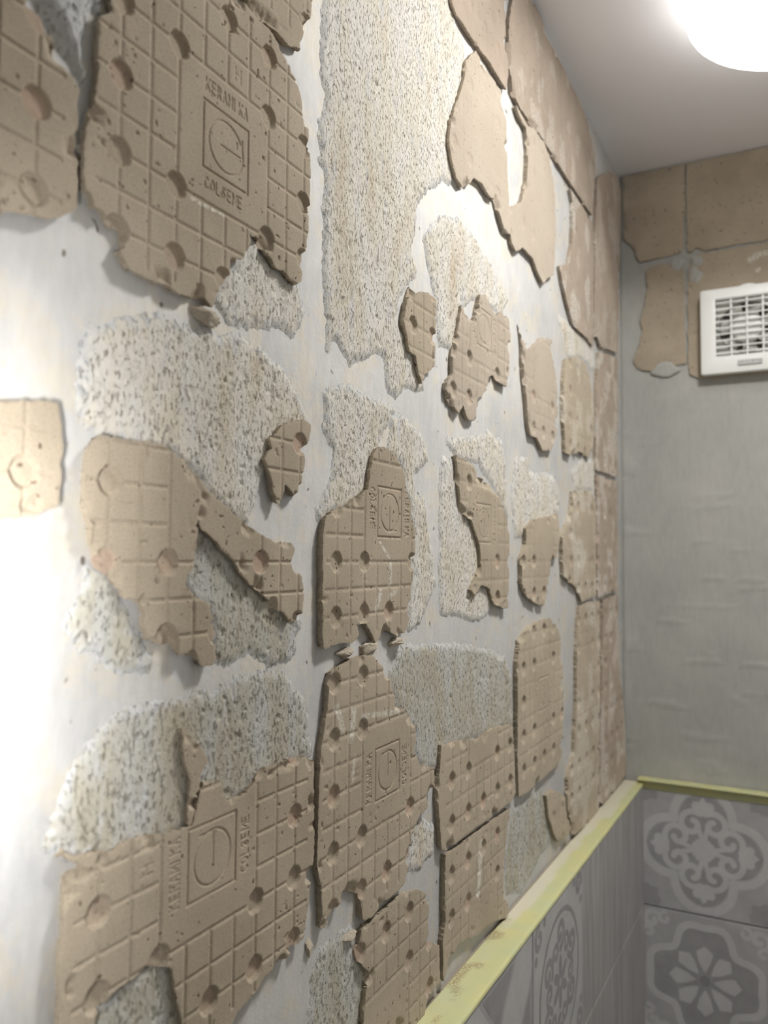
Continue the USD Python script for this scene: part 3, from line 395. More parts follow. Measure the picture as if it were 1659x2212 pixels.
def sm(x): x = np.clip(x, 0, 1); return x * x * (3 - 2 * x)
def tile_coords(P, turn):
    u, v = (P[:, 0] - S0) / TW, (P[:, 1] - Z0) / TH
    kx, kz = (u - np.floor(u) - .5) / K, (v - np.floor(v) - .5) / K
    for _ in range(turn): kx, kz = kz, -kx
    return kx, kz
def imprint(P, turn, strength, detail):
    """How deep the backs of the old tiles pressed the mortar in: grid, pads, emblem, lettering. Metres."""
    kx, kz = tile_coords(P, turn); mm = K * 0.2 * 1000; h = np.zeros(len(P))
    centre = (np.abs(kx) < 1.93) & (np.abs(kz) < 1.93)
    def groove(d, half=1.35): return sm((half - d) / 0.7)
    g = np.zeros(len(P))
    for a, b in ((kx, kz), (kz, kx)):
        d = np.abs(a - np.round(a)) * mm
        ok = (np.abs(np.round(a)) <= 4) & (np.abs(b) < 4.72) & ~centre
        g = np.maximum(g, np.where(ok, groove(d), 0))
    if detail:
        fr = np.abs(np.maximum(np.abs(kx), np.abs(kz)) - 1.0) * mm
        g = np.maximum(g, np.where(np.maximum(np.abs(kx), np.abs(kz)) < 1.2, groove(fr, 1.1), 0))
        r = np.hypot(kx, kz)
        g = np.maximum(g, np.where(r < 1.0, 0.8 * groove(np.abs(r - .76) * mm, 1.0), 0))
        near = np.flatnonzero((np.abs(kx) < 3) & (np.abs(kz) < 1.35))
        if len(near):
            q = np.stack([kx[near], kz[near]], 1); d = np.full(len(near), 9.0)
            for a, b in WORDS: d = np.minimum(d, seg_dist(q, a, b))
            ds = np.minimum(seg_dist(q, *STEM[0]), seg_dist(q, *STEM[1]))
            g[near] = np.maximum(g[near], np.maximum(0.75 * sm((0.75 - d * mm) / 0.55), 0.8 * groove(ds * mm, 0.9)))
    h -= 0.00075 * strength * g
    ex, ez = 2 * np.round(kx / 2), 2 * np.round(kz / 2)
    r = np.hypot(kx - ex, kz - ez) * mm
    ok = (np.abs(ex) <= 4) & (np.abs(ez) <= 4) & ~((np.abs(ex) + np.abs(ez)) <= 2)
    pad = np.where(ok, sm((7.6 - r) / 1.5), 0)
    return h * (1 - pad) - 0.0030 * strength * pad
def pink_at(P, turn, seed):
    kx, kz = tile_coords(P, turn); ex, ez = 2 * np.round(kx / 2), 2 * np.round(kz / 2); r = np.hypot(kx - ex, kz - ez) * K * 200
    ok = (np.abs(ex) <= 4) & (np.abs(ez) <= 4) & ~((np.abs(ex) + np.abs(ez)) <= 2)
    amt = np.sin(ex * 12.9 + ez * 78.2 + seed) * 43758.5; amt = amt - np.floor(amt)
    return np.where(ok & (r < 6.5), np.clip(1.6 * amt - .75, 0, .7), 0.0)
def text_zone(P, turn):
    kx, kz = tile_coords(P, turn); return (np.abs(kx) < 1.75) & (np.abs(kz) < 1.15)

# ---------------------------------------------------------------- the stripped wall: plaster, scraped residue
wall_left = thing('wall_left', 'long wall stripped of its old tiles, grey plaster under broken tan mortar', None, kind='structure')
def plaster_height(P):
    return BASE + 0.0012 * (fb(P, 7, 3, 3) - .5) + 0.0005 * (fb(P, 45, 3, 4) - .5) + 0.0003 * (fb(P * [1.0, 1.0], 160, 2, 5) - .5)
sg = [0.16]
while sg[-1] < LEN + 0.004: sg.append(sg[-1] + 5.0 / px_per_m(sg[-1])[0])
sg = np.array(sg); sg[-1] = LEN + 0.004
zg = np.arange(-0.42, 0.6721, 0.0024); gs, gz = np.meshgrid(sg, zg)
P = np.stack([gs.ravel(), gz.ravel()], 1); V = np.stack([plaster_height(P), P[:, 0], P[:, 1] + EYE], 1)
nz, ns = gs.shape; idx = np.arange(nz * ns).reshape(nz, ns)
Q = np.stack([idx[:-1, :-1], idx[:-1, 1:], idx[1:, 1:], idx[1:, :-1]], -1).reshape(-1, 4)
obj('plaster', (V, Q), mat_plaster, wall_left, smooth=True)
obj('masonry', join(box(-0.12, BASE - 0.002, REAR, LEN, 0, CEIL), box(-0.05, BASE, REAR, 0.16, 0, CEIL), box(-0.05, BASE, 0.16, LEN, 0, EYE - 0.42)), mat_plaster, wall_left)

def residue_height(thick, rough, seed):
    def f(P, d):
        n = fb(P * [1.0, 0.6], 130, 4, seed) - .5; m = fb(P * [1.0, 0.8], 520, 3, seed + 5) - .5
        lip = sm(d / (0.004 + .010 * fb(P, 60, 2, seed + 2)))
        h = -.0005 + (thick + .0004) * lip + rough * lip * (1.1 * n + .6 * m)
        pit = fb(P * [1.0, 0.6], 360, 2, seed + 8); h -= 0.0010 * sm((pit - .62) / .12) * lip
        return np.maximum(plaster_height(P) + h, BASE - 0.002)
    return f
for i, (k, t) in enumerate(RESIDUE.items()):
    P = parse(t); a, b = px_per_m(P[:, 0].mean()); ss, sz = 2.6 / a, 2.6 / b
    thick = {'upper_smear': .0062, 'low_right_smear': .0012, 'bottom_center': .0014, 'low_left_sheet': .0014}.get(k, .0019)
    P = np.array(Polygon(P).buffer(.0075).exterior.coords)[:-1] if k not in ('upper_smear', 'low_right_smear') else P
    mesh, q, sk = sheet(ragged(P, 1.6 / a, .0042, 11 + i), ss, sz, residue_height(thick, {'upper_smear': .0008, 'low_right_smear': .0004, 'low_left_sheet': .0007, 'left_inlet': .0008, 'bottom_center': .0007}.get(k, .0010), 31 * i), BASE - .003, 100 + i)
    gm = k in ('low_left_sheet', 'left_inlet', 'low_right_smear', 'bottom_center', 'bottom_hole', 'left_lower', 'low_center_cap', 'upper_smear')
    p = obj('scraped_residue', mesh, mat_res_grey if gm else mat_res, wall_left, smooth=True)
    tr = cKDTree(sk); dd = tr.query(np.vstack([q, sk]))[0]; attr_float(p, 'cover', np.clip(dd / .016, 0, 1) * .50 + (.20 if k != 'upper_smear' else -1))

# ---------------------------------------------------------------- slabs of old tile mortar
def slab_height(spec, seed):
    def f(P, d):
        detail = spec.get('detail', 0)
        h = 0.0009 * (fb(P, 12, 2, seed) - .5) + 0.00018 * (fb(P, 300, 3, seed + 3) - .5)
        h += imprint(P, spec.get('turn', 0), spec.get('grid', 1.0), detail) * (0.75 + 0.5 * fb(P, 30, 2, seed + 6))
        pit = fb(P, 330, 2, seed + 4); gate = fb(P, 26, 2, seed + 14)
        h -= 0.0011 * sm((pit - .735) / .03) * sm((gate - .42) / .1)
        e = fb(P, 420, 2, seed + 5); w = fb(P, 70, 2, seed + 15)
        h -= 0.0004 * np.exp(-d / 0.0005) * e + 0.0040 * sm(1 - d / (0.001 + .008 * sm((w - .50) / .2))) * sm((w - .61) / .10) * (.5 + e)
        return np.maximum(h + spec.get('rise', 0), BASE + 0.0012)
    return f
def stain_at(P, marks):
    s = np.zeros(len(P))
    for (x0, y0, x1, y1, r, amt) in marks:
        s = np.maximum(s, amt * sm((r * (0.6 + 0.8 * fb(P, 140, 2, 77)) - seg_dist(P, np.array([x0, y0]), np.array([x1, y1]))) / (0.4 * r)))
    return s
for i, (k, t) in enumerate(SLAB.items()):
    spec = SPEC[k]; P = parse(t); a, b = px_per_m(P[:, 0].mean()); c = spec.get('cell', 2.1)
    dense = (lambda q, turn=spec.get('turn', 0): text_zone(q, turn)) if spec.get('detail') else None
    poly = ragged(P, 1.2 / a, spec.get('jag', .0013), 300 + i)
    mesh, q, sk = sheet(poly, c / a, c / b, slab_height(spec, 500 + 17 * i), BASE - .0012, 700 + i, dense)
    p = obj('mortar_patch', mesh, {'pale': mat_slab_pale, 'pink': mat_slab_pink}.get(spec.get('mat'), mat_slab), None, smooth=True)
    tag(p, spec['label'], 'mortar')
    attr_float(p, 'pink', pink_at(np.vstack([q, sk]), spec.get('turn', 0), i) * min(1, spec.get('grid', 1)))
    st = stain_at(np.vstack([q, sk]), spec.get('marks', []))
    if 'smear' in spec: st = np.maximum(st, spec['smear'] * sm((fb(np.vstack([q, sk]) * [1.1, .75], 34, 4, 60 + i) - .52) / .06))
    attr_float(p, 'stain', st)

# ---------------------------------------------------------------- the end wall
wall_back = thing('wall_back', 'end wall, tan mortar above and grey skimmed plaster below the fan', None, kind='structure')
xg = np.arange(-0.002, WID + .001, 0.004); zg = np.arange(-0.42, 0.673, 0.004); gs, gz = np.meshgrid(xg, zg); P = np.stack([gs.ravel(), gz.ravel()], 1)
ridge = fb(P * [.5, 2.2], 30, 3, 41); y = LEN - 0.0016 * (fb(P, 9, 3, 40) - .5) - 0.0009 * sm((ridge - .64) / .03) - 0.0004 * (fb(P * [.4, 1.6], 120, 3, 43) - .5)
nz, ns = gs.shape; idx = np.arange(nz * ns).reshape(nz, ns); Q = np.stack([idx[:-1, :-1], idx[:-1, 1:], idx[1:, 1:], idx[1:, :-1]], -1).reshape(-1, 4)
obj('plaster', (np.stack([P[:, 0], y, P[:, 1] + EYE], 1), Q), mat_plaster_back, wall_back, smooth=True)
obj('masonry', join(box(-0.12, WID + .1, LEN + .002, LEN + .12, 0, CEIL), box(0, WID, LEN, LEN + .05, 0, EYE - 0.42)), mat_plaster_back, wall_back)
def to_back(m):
    v = m.vertices.copy(); m.vertices = np.stack([v[:, 1], LEN - 0.0045 - v[:, 0], v[:, 2]], 1); return m
def back_height(seed):
    def f(P, d):
        h = 0.0010 * (fb(P, 14, 3, seed) - .5) + 0.0004 * (fb(P, 200, 3, seed + 3) - .5)
        for a in (P[:, 0] / .0195, P[:, 1] / .0195): h -= 0.00018 * sm((1.6 - np.abs(a - np.round(a)) * 19.5) / .9)
        w = fb(P, 60, 2, seed + 15); pit = fb(P, 240, 2, seed + 4)
        h -= 0.0008 * sm((pit - .72) / .04) + 0.0018 * np.exp(-d / 0.0035) * sm((w - .5) / .12)
        return np.maximum(h, -0.0035)
    return f
for i, (k, (lab, t)) in enumerate(BACK.items()):
    P = parse(t); mesh, q, sk = sheet(ragged(P, .002, .0022, 900 + i), .0026, .0026, back_height(910 + i * 7), BASE - .001, 950 + i)
    p = obj('mortar_patch', to_back(mesh), mat_slab, None, smooth=True); tag(p, lab, 'mortar')
    attr_float(p, 'pink', np.zeros(len(q) + len(sk)))
    attr_float(p, 'stain', np.zeros(len(q) + len(sk)) if k != 'd' else stain_at(np.vstack([q, sk]), [(.205, .488, .215, .494, .006, 1), (.222, .494, .232, .496, .005, 1), (.214, .468, .216, .47, .004, 1), (.136, .5125, .158, .5128, .0016, 1), (.165, .5126, .18, .5127, .0014, 1)]))
# dabs of white filler on the mortar beside the fan
for i, (x, z, w, h) in enumerate([(.0905, .4985, .010, .013), (.122, .4985, .0085, .010), (.1195, .476, .0105, .013), (.0700, .321, .022, .011)]):
    a = np.linspace(0, 2 * np.pi, 30, endpoint=False); P = np.stack([x + w * np.cos(a) * (1 + .25 * np.sin(3 * a + i)), z + h * np.sin(a) * (1 + .2 * np.cos(2 * a + i))], 1)
    mesh, q, sk = sheet(ragged(P, .0015, .0012, 960 + i), .0018, .0018, lambda p, d: .0012 * sm(d / .004) + .0008 * (fb(p, 200, 3, 12) - .5), -.002, 970 + i)
    obj('filler_dab', to_back(mesh), mat_plaster_back, wall_back, smooth=True)

# ---------------------------------------------------------------- patterned tile dado
ZT = -0.3705; TS = 0.2; TJ = 0.0022; XF = 0.0290; ZB = -0.3625; YF = 1.4155; YT = 1.4040
obj('tile_bed', box(BASE, XF - .008, REAR, LEN, 0, EYE + ZT - .0008), mat_bed, wall_left)
obj('tile_bed', box(XF - .008, WID, YF + .008, LEN, 0, EYE + ZB - .0008), mat_bed, wall_back)
def flat(shape, off):
    """Printed colour: a sheet 0.1 mm above the tile face, in tile units (-.5 .. .5)."""
    out = []
    for g in getattr(shape, 'geoms', [shape]):
        if g.geom_type != 'Polygon' or g.area < 1e-6: continue
        v, f = trimesh.creation.triangulate_polygon(g.simplify(.0015), engine='earcut'); out.append(trimesh.Trimesh(np.c_[v, np.full(len(v), off)], f, process=False))
    m = join(*out); n = m.face_normals[:, 2] < 0; m.faces[n] = m.faces[n][:, ::-1]; return m
def spiral(cx, cy, r0, r1, a0, turns, n=40):
    t = np.linspace(0, 1, n); a = a0 + turns * 2 * np.pi * t; r = r0 + (r1 - r0) * t
    return LineString(np.stack([cx + r * np.cos(a), cy + r * np.sin(a)], 1))
SQ = shapely.box(-.488, -.488, .488, .488)
def four(g): return unary_union([affinity.rotate(g, a, origin=(0, 0)) for a in (0, 90, 180, 270)])
def mirror(g): return unary_union([g, affinity.scale(g, -1, 1, origin=(0, 0))])
def fleur(s): # a small pointed leaf with two side lobes, pointing up from the origin
    return unary_union([Polygon([(0, .0), (.035, .05), (.03, .10), (0, .14), (-.03, .10), (-.035, .05)]), Point(.05, .075).buffer(.03), Point(-.05, .075).buffer(.03)]).buffer(.004)
def pattern_scroll():
    lobe = four(Point(0, .25).buffer(.225)); band = lobe.buffer(.03).difference(lobe.buffer(-.035))
    field = lobe.buffer(-.045)
    curl = mirror(unary_union([spiral(.085, .195, .105, .03, 2.2, -1.05).buffer(.021), LineString([(.0, .03), (.015, .10), (.03, .155)]).buffer(.016)]))
    light = unary_union([four(curl), four(affinity.translate(fleur(1), 0, .265)), four(affinity.scale(fleur(1), .7, .75, origin=(0, 0))), Point(0, 0).buffer(.02)]).intersection(field.buffer(.01))
    corner = four(affinity.translate(affinity.rotate(fleur(1), 135, origin=(0, 0)), .47, .47).buffer(.02)); corner = unary_union([corner, four(Point(.42, .42).buffer(.055))])
    stem = four(LineString([(0, .42), (0, .488)]).buffer(.012))
    return [('light', unary_union([band.intersection(SQ), light]).intersection(SQ)), ('dark', unary_union([field.difference(light.buffer(.004)), corner, stem]).intersection(SQ).difference(band.buffer(.001)).difference(light.buffer(.001)))]
def pattern_star():
    a = np.linspace(0, 2 * np.pi, 241)[:-1]; r = .395 + .045 * np.cos(4 * a) + .028 * np.cos(8 * a + np.pi)
    star = Polygon(np.stack([r * np.cos(a), r * np.sin(a)], 1)); band = star.buffer(.028).difference(star.buffer(-.028)); rim = star.buffer(-.028).difference(star.buffer(-.044))
    petal = Polygon([(.0, .075), (.035, .14), (.055, .215), (.03, .235), (0, .262), (-.03, .235), (-.055, .215), (-.035, .14)]).buffer(.006)
    flower = unary_union([affinity.rotate(petal, 45 * k, origin=(0, 0)) for k in range(8)])
    curls = four(unary_union([spiral(.40, .40, .075, .02, -.8, .95).buffer(.02), spiral(.43, .30, .05, .02, 0, .8).buffer(.016), spiral(.30, .43, .05, .02, 1.6, -.8).buffer(.016)])).difference(star.buffer(.035))
    return [('light', unary_union([band, flower, curls]).intersection(SQ)), ('dark', unary_union([star.buffer(-.045).difference(flower.buffer(.003)).difference(Point(0, 0).buffer(.05)), rim]).buffer(0).intersection(SQ).difference(flower.buffer(.001))), ('core', Point(0, 0).buffer(.045))]
def pattern_medallion():
    ring = Point(0, 0).buffer(.40).difference(Point(0, 0).buffer(.375)); ring2 = Point(0, 0).buffer(.47).difference(Point(0, 0).buffer(.45))
    curl = unary_union([spiral(.0, .27, .085, .02, -1.57, 1.1).buffer(.02), spiral(.12, .17, .06, .02, 2.4, -1.0).buffer(.016)])
    ros = unary_union([affinity.rotate(affinity.translate(affinity.scale(Point(0, 0).buffer(.05), .6, 1.3), 0, .085), 60 * k, origin=(0, 0)) for k in range(6)])
    dark = unary_union([unary_union([affinity.rotate(curl, 60 * k, origin=(0, 0)) for k in range(6)]), ros, ring])
    corner = four(unary_union([spiral(.40, .40, .07, .02, 0, 1.0).buffer(.018), Point(.45, .3).buffer(.025), Point(.3, .45).buffer(.025)])).difference(Point(0, 0).buffer(.41))
    return [('light', unary_union([SQ.difference(ring).difference(dark.buffer(.002)).difference(corner.buffer(.002))])), ('dark', unary_union([dark, corner]).intersection(SQ))]
def pattern_cross():
    arm = Polygon([(-.488, .488), (-.27, .488), (0, .2), (.27, .488), (.488, .488), (.488, .27), (.2, 0), (.488, -.27), (.488, -.488), (.27, -.488), (0, -.2), (-.27, -.488), (-.488, -.488), (-.488, -.27), (-.2, 0), (-.488, .27)])
    tri = four(Polygon([(-.2, .455), (.2, .455), (0, .245)])); inner = Polygon([(0, .13), (.13, 0), (0, -.13), (-.13, 0)])
    dia = four(Polygon([(-.455, -.2), (-.455, .2), (-.30, .04), (-.30, -.04)]))
    return [('light', arm.difference(inner)), ('dark', unary_union([tri, inner]))]
PAT = {'scroll': pattern_scroll(), 'star': pattern_star(), 'medallion': pattern_medallion(), 'cross': pattern_cross(), 'wood': []}
mat_core = plain('tile_print_core', (0.25, 0.25, 0.25), 0.5)
PM = {'light': mat_print_light, 'dark': mat_print_dark, 'core': mat_core}
def tile(parent, pat, side, c0, c1, z0, z1):
    """One tile; c0..c1 along the wall, z0..z1 upright (relative to the eye), its print as child sheets."""
    jx = rng.uniform(-.0002, .0003)
    if side == 'left': b = box(XF - .0085, XF + jx, c0, c1, EYE + z0, EYE + z1, bevel=.0007)
    else: b = box(c0, c1, YF - jx, YF + .0085, EYE + z0, EYE + z1, bevel=.0007)
    t = obj('tile', b, mat_tile_wood if pat == 'wood' else mat_tile, parent)
    for nm, g in PAT[pat]:
        m = flat(g, 0); v = m.vertices; a = (v[:, 0] + .5) * (c1 - c0) + c0; z = (v[:, 1] + .5) * (z1 - z0) + z0 + EYE
        off = .00012 if nm != 'core' else .00016
        if side == 'left': m.vertices = np.stack([np.full(len(a), XF + jx + off), a, z], 1)
        else: m.vertices = np.stack([a, np.full(len(a), YF - jx - off), z], 1)
        if (m.face_normals[:, 0 if side == 'left' else 1] * (1 if side == 'left' else -1)).mean() < 0: m.invert()
        obj('printed_ornament', m, PM[nm], t)
LP = [['wood', 'wood', 'medallion', 'cross', 'scroll'], ['wood', 'wood', 'star', 'medallion', 'wood'], ['cross', 'star', 'wood', 'scroll', 'wood']]
BP = [['scroll', 'medallion', 'wood', 'cross', 'star'], ['star', 'wood', 'cross', 'medallion', 'wood'], ['wood', 'cross', 'scroll', 'wood', 'star']]
rowsL = [(-.565, ZT - .0006), (-.7665, -.5672), (-.968, -.7687)]; rowsB = [(-.5655, ZB - .0006), (-.767, -.5677), (-.9685, -.7692)]
for r in range(3):
    for c in range(8):
        s1 = YF - .0012 - c * .2005; tile(wall_left, LP[r][c % 5], 'left', s1 - .2005 + TJ, s1, *rowsL[r])
        if c > 4: continue
        x0 = .0215 + c * .2022; tile(wall_back, BP[r][c], 'back', x0, min(x0 + .2022 - TJ, WID - .001), *rowsB[r])

# ---------------------------------------------------------------- masking tape over the top edge of the tiles
def tape_left():
    s = np.arange(-0.25, YF + .006, .004); prof = [(-.0025, 0, 0), (.003, 0, .12), (.007, 0, .3), (.011, 0, .45), (.015, 0, .6), (.019, 0, .72), (.0235, 0, .85), (.0272, 0, .96), (.0293, -.0006, 1), (.0299, -.0024, 1), (.0299, -.0040, 1)]
    V = []; A = []; D = []
    for a in s:
        n = fb(np.array([[a, .1]]), 40, 3, 5)[0] - .5
        for k, (x, z, t) in enumerate(prof):
            w = fb(np.array([[a * 1.0, x * 2.5]]), 90, 3, 8)[0] - .5
            V.append((x + (.0008 * n if k > 6 else 0), a, EYE + ZT + .0006 + z + (.0011 * w if 0 < k < 9 else 0)))
            edge = .52 + .35 * (fb(np.array([[a, 2.0]]), 28, 3, 15)[0] - .5) + (.25 if a > 1.2 else 0)
            A.append(float(sm(np.array([(edge - t) / .10]))[0]) * (1.0 if a > .83 else max(0.15, 1 - (.83 - a) / .05)))
            D.append(float((a < .82) * sm(np.array([(fb(np.array([[a, x]]), 60, 3, 19)[0] - .52) / .08]))[0] * (t < .5)))
    n = len(prof); i = np.arange(len(s) * n).reshape(len(s), n); Q = np.stack([i[:-1, :-1], i[:-1, 1:], i[1:, 1:], i[1:, :-1]], -1).reshape(-1, 4)
    return (np.array(V), Q), A, D
(m, A, D) = tape_left()
p = obj('masking_tape', m, mat_tape, None, smooth=True); attr_float(p, 'dust', A); attr_float(p, 'dirt', D)
tag(p, 'yellow masking tape along the tile ledge of the long wall, dusty on its inner half', 'tape')
x = np.arange(.022, WID - .002, .004); prof = [(LEN - .002, 0), (LEN - .010, 0), (YF + .0035, 0), (YT + .001, -.0004), (YT, -.0014), (YT + .0006, -.0034), (YF - .0008, -.0052), (YF - .0007, -.011), (YF - .0006, -.0175)]
V = []; A = []
for a in x:
    n = fb(np.array([[a, .3]]), 30, 3, 25)[0] - .5
    for k, (yy, z) in enumerate(prof):
        w = fb(np.array([[a, yy]]), 70, 3, 28)[0] - .5; V.append((a, yy - (.0016 * n if k in (3, 4) else 0), EYE + ZB + .0012 + z + .0010 * w)); A.append(.35 * (k < 3) * max(0, n * 3))
n = len(prof); i = np.arange(len(x) * n).reshape(len(x), n); Q = np.stack([i[:-1, :-1], i[:-1, 1:], i[1:, 1:], i[1:, :-1]], -1).reshape(-1, 4)
p = obj('masking_tape', (np.array(V), Q), mat_tape, None, smooth=True); attr_float(p, 'dust', A); attr_float(p, 'dirt', np.zeros(len(A)))
tag(p, 'yellow masking tape jutting out along the tile ledge of the end wall', 'tape')

# ---------------------------------------------------------------- extractor fan
FX0, FX1, FZ0, FZ1, FY = .1285, .2690, .3000, .4402, 1.4000
fan = thing('extractor_fan', 'square white plastic extractor fan with a barred grille, on the end wall', 'extractor fan', ((FX0 + FX1) / 2, LEN, EYE + (FZ0 + FZ1) / 2))
def fo(name, m, mat, parent=fan, smooth=False):
    m.apply_translation([-(FX0 + FX1) / 2, -LEN, -(EYE + (FZ0 + FZ1) / 2)]); return obj(name, m, mat, parent, smooth=smooth)
OX0, OX1, OZ0, OZ1 = FX0 + .0235, FX1 - .0235, FZ0 + .0275, FZ1 - .0185
def ring_loft(rects):
    """Faces between successive rectangles (x0, x1, z0, z1, y, corner radius)."""
    V = []; n = 32
    for x0, x1, z0, z1, yy, r in rects:
        q = np.array(shapely.box(x0 + r, z0 + r, x1 - r, z1 - r).buffer(r, quad_segs=7).exterior.coords)[:-1]
        a = np.arctan2(q[:, 1] - (z0 + z1) / 2, q[:, 0] - (x0 + x1) / 2); q = q[np.argsort(a)]
        if len(q) != n: q = np.array([q[int(j * len(q) / n)] for j in range(n)])
        V.append(np.stack([q[:, 0], np.full(n, yy), EYE + q[:, 1]], 1))
    F = []
    for k in range(len(rects) - 1):
        for j in range(n):
            a, b = k * n + j, k * n + (j + 1) % n; F += [(a, b, b + n), (a, b + n, a + n)]
    m = trimesh.Trimesh(np.vstack(V), F, process=False); return m
e = .0005
fr = ring_loft([(FX0 + .004, FX1 - .004, FZ0 + .004, FZ1 - .004, LEN - .004, .004), (FX0 + .001, FX1 - .001, FZ0 + .0005, FZ1 - .0005, FY + .012, .004), (FX0, FX1, FZ0, FZ1, FY + .003, .004), (FX0 + .0006, FX1 - .0006, FZ0 + .0006, FZ1 - .0006, FY + .0012, .0036), (FX0 + .002, FX1 - .002, FZ0 + .002, FZ1 - .002, FY, .003),
                (FX0 + .012, FX1 - .012, FZ0 + .015, FZ1 - .009, FY - .0022, .003), (OX0 - .0015, OX1 + .0015, OZ0 - .0015, OZ1 + .0015, FY - .0026, .002), (OX0, OX1, OZ0, OZ1, FY - .0018, .0015), (OX0, OX1, OZ0, OZ1, FY + .008, .0015), (OX0 - .004, OX1 + .004, OZ0 - .004, OZ1 + .004, FY + .009, .002), (OX0 - .004, OX1 + .004, OZ0 - .004, OZ1 + .004, LEN - .005, .002)])
if fr.face_normals[np.argmin(np.abs(fr.triangles_center[:, 0] - FX0) + np.abs(fr.triangles_center[:, 2] - EYE - .37))][0] > 0: fr.invert()
fo('frame', fr, mat_white, smooth=35)
for k in range(9):
    z = OZ1 - (k + .62) * (OZ1 - OZ0) / 9.15
    b = box(OX0 - .001, OX1 + .001, FY - .0008, FY + .0052, EYE + z - .00075, EYE + z + .00075)
    b.vertices[:, 2] += np.where(b.vertices[:, 1] > FY + .002, .0022, 0); fo('grille_bar', b, mat_white)
for k in range(1, 4):
    x = OX0 + k * (OX1 - OX0) / 4; fo('grille_upright', box(x - .0013, x + .0013, FY + .0008, FY + .0050, EYE + OZ0 - .001, EYE + OZ1 + .001, bevel=.0004), mat_white)
hx, hz = (OX0 + OX1) / 2 - .0005, (OZ0 + OZ1) / 2
def cyl_y(r, y0, y1, n=40, cx=hx, cz=hz): return bar((cx, y0, EYE + cz), (cx, y1, EYE + cz), r, n)
fo('dark_backing', box(OX0 - .003, OX1 + .003, LEN - .0052, LEN - .0042, EYE + OZ0 - .003, EYE + OZ1 + .003), mat_fan_backing)  # dark colour stands in for the shade of the duct hole
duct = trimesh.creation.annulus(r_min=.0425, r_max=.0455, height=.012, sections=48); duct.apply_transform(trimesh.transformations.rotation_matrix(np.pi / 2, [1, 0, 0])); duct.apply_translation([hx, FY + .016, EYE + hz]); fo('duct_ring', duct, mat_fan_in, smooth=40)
for i in range(4): 
    sx, szz = (-1, 1, 1, -1)[i], (-1, -1, 1, 1)[i]
    cpoly = shapely.box(min(0, sx * .0485), min(0, szz * .0485), max(0, sx * .0485), max(0, szz * .0485)).difference(Point(0, 0).buffer(.0435, quad_segs=16))
    cm = trimesh.creation.extrude_polygon(max(getattr(cpoly, 'geoms', [cpoly]), key=lambda g: g.area), .002, engine='earcut'); cm.apply_transform(trimesh.transformations.rotation_matrix(np.pi / 2, [1, 0, 0])); cm.apply_translation([hx, FY + .0125, EYE + hz])
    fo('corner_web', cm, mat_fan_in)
hub = trimesh.creation.revolve(np.array([(0, .0), (.018, .0002), (.0225, .0012), (.0245, .0035), (.025, .008), (.025, .014), (0, .014)]), sections=48); hub.apply_transform(trimesh.transformations.rotation_matrix(-np.pi / 2, [1, 0, 0]))
hub.apply_translation([hx, FY + .0066, EYE + hz])
fo('motor_cover', hub, mat_white, smooth=40)
for k in range(4):
    a = math.pi / 2 * k + math.pi / 2; d = np.array([math.cos(a), 0, math.sin(a)]); c = np.array([hx, FY + .0115, EYE + hz])
    fo('motor_strut', bar(c + d * .022, c + d * .044, .0016, 8), mat_white)
for k in range(7):
    a = 2 * math.pi * k / 7 + .35; V = []
    for r in np.linspace(.022, .041, 6):
        for u in np.linspace(-.33, .33, 6): V.append((hx + r * math.cos(a + u), FY + .0185 + .0045 * (u / .33) , EYE + hz + r * math.sin(a + u)))
    V = np.array(V); i = np.arange(36).reshape(6, 6); Q = np.stack([i[:-1, :-1], i[1:, :-1], i[1:, 1:], i[:-1, 1:]], -1).reshape(-1, 4); T = np.vstack([Q[:, [0, 1, 2]], Q[:, [0, 2, 3]]])
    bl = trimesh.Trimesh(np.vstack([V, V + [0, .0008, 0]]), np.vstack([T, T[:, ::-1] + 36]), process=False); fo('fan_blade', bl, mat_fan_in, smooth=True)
bx, bz = (FX0 + FX1) / 2 + .0035, FZ0 + .0142
pl = fo('name_plate', box(bx - .0178, bx + .0178, FY - .0028, FY + .002, EYE + bz - .0045, EYE + bz + .0045, bevel=.0006), mat_badge)
tx = meshkit.text_mesh('EUROPLAST', .0048, .0003, bold=True); w = tx.bounds[1, 0] - tx.bounds[0, 0]
tx.apply_scale([.0318 / w, 1, 1]); tx.apply_transform(trimesh.transformations.rotation_matrix(np.pi / 2, [1, 0, 0])); tx.apply_translation([bx - .0158 - tx.bounds[0, 0], FY - .0028, EYE + bz - .0024]); fo('lettering', tx, mat_badge_text, pl)
tabx = FX0 + .0715; tab = trimesh.creation.icosphere(3, 1.0); tab.apply_scale([.0125, .005, .0042]); tab.apply_translation([tabx, FY + .008, EYE + FZ1]); fo('release_tab', tab, mat_white, smooth=True)

# ---------------------------------------------------------------- lamps
LX, LY = .290, 1.000
lamp = thing('ceiling_lamp', 'round glowing white lamp on the ceiling near the far corner', 'lamp', (LX, LY, CEIL))
obj('base', bar((0, 0, 0), (0, 0, -.033), .060, 64), mat_lampbase, lamp, smooth=40)
a = np.linspace(0, np.pi / 2, 14); prof = np.stack([.128 * np.sin(a), -.036 - .040 * np.cos(a)], 1); prof[0, 0] = 0
dm = trimesh.creation.revolve(np.vstack([prof, [.128, -.030]]), sections=64); obj('diffuser', dm, mat_diffuser, lamp, smooth=True)
spot = thing('unseen_ceiling_spotlight', 'unseen flat round ceiling spotlight, out of view, lighting the long wall', 'lamp', (.37, .71, CEIL))  # out of view, placed to give the long wall its brightness
obj('trim_ring', trimesh.creation.annulus(r_min=.068, r_max=.085, height=.006, sections=56), mat_lampbase, spot, smooth=40)
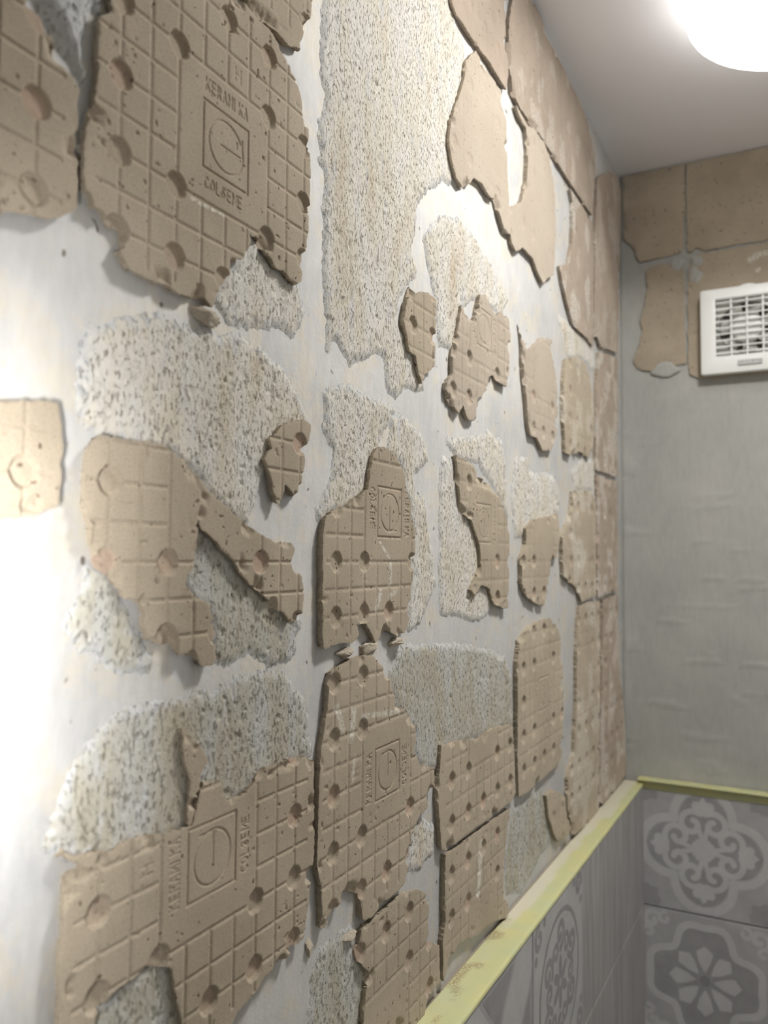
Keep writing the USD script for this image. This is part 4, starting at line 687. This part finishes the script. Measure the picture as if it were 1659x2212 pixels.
obj('diffuser', bar((0, 0, -.0005), (0, 0, -.0025), .0682, 56), usdkit.material(stage, LK + 'unseen_spot_diffuser', {'e': ('emission', {'color': LAMP_COLOR, 'strength': UNSEEN_SPOT_STRENGTH})}, [], surface='e.emission'), spot, smooth=40)
WX, WY, WZ = .20, .0, EYE - .03
wl_ = thing('added_left_lamp', 'added narrow-beam lamp in a black hood on a stand, out of view, imitating lens flare', 'lamp', (WX, WY, 0))  # added out of view, its beam imitates a lens flare glow
AX = math.atan2(.176 - WY, 0 - WX)                # beam direction
def hood(m):
    m.apply_transform(trimesh.transformations.rotation_matrix(AX, [0, 0, 1])); m.apply_translation([0, 0, WZ]); return m
obj('foot', trimesh.creation.revolve(np.array([(0, 0), (.06, 0), (.061, .006), (.02, .016), (.0, .018)]), sections=48), mat_black, wl_, smooth=40)
obj('pole', bar((0, 0, .015), (0, 0, WZ - .055), .008, 20), mat_black, wl_, smooth=40)
obj('hood', hood(join(box(-.004, .105, -.026, -.022, -.056, .056), box(-.004, .105, .022, .026, -.056, .056), box(-.004, .105, -.026, .026, -.056, -.052), box(-.004, .105, -.026, .026, .052, .056), box(-.008, -.004, -.026, .026, -.056, .056))), mat_black, wl_)
obj('led_panel', hood(box(-.003, -.001, -.016, .016, -.045, .045)), mat_added_lamp, wl_)

# ---------------------------------------------------------------- loose lumps of broken mortar still hanging on the plaster
def usd_points(p): return UsdGeom.Mesh(p).GetPointsAttr().Get()
def lump(s, z, rs, rz, rx, seed, label):
    hp = np.random.default_rng(seed).normal(size=(16, 3)); hp /= np.linalg.norm(hp, axis=1, keepdims=True); m = trimesh.Trimesh(hp).convex_hull.subdivide().subdivide().subdivide(); v = m.vertices; n = meshkit.fbm(v * 1.6 + seed, 3, seed) - .5; n2 = meshkit.fbm(v * 5 + seed, 3, seed + 3) - .5
    m.vertices = v * (1 + .5 * n + .4 * n2)[:, None] * [rx, rs, rz] + [BASE + rx * .35, s, EYE + z]
    p = obj('mortar_lump', m, mat_slab, None, smooth=30); tag(p, label, 'mortar lump'); N = len(usd_points(p)); attr_float(p, 'pink', np.zeros(N)); attr_float(p, 'stain', np.full(N, .25))
for q in LUMPS: lump(*q)
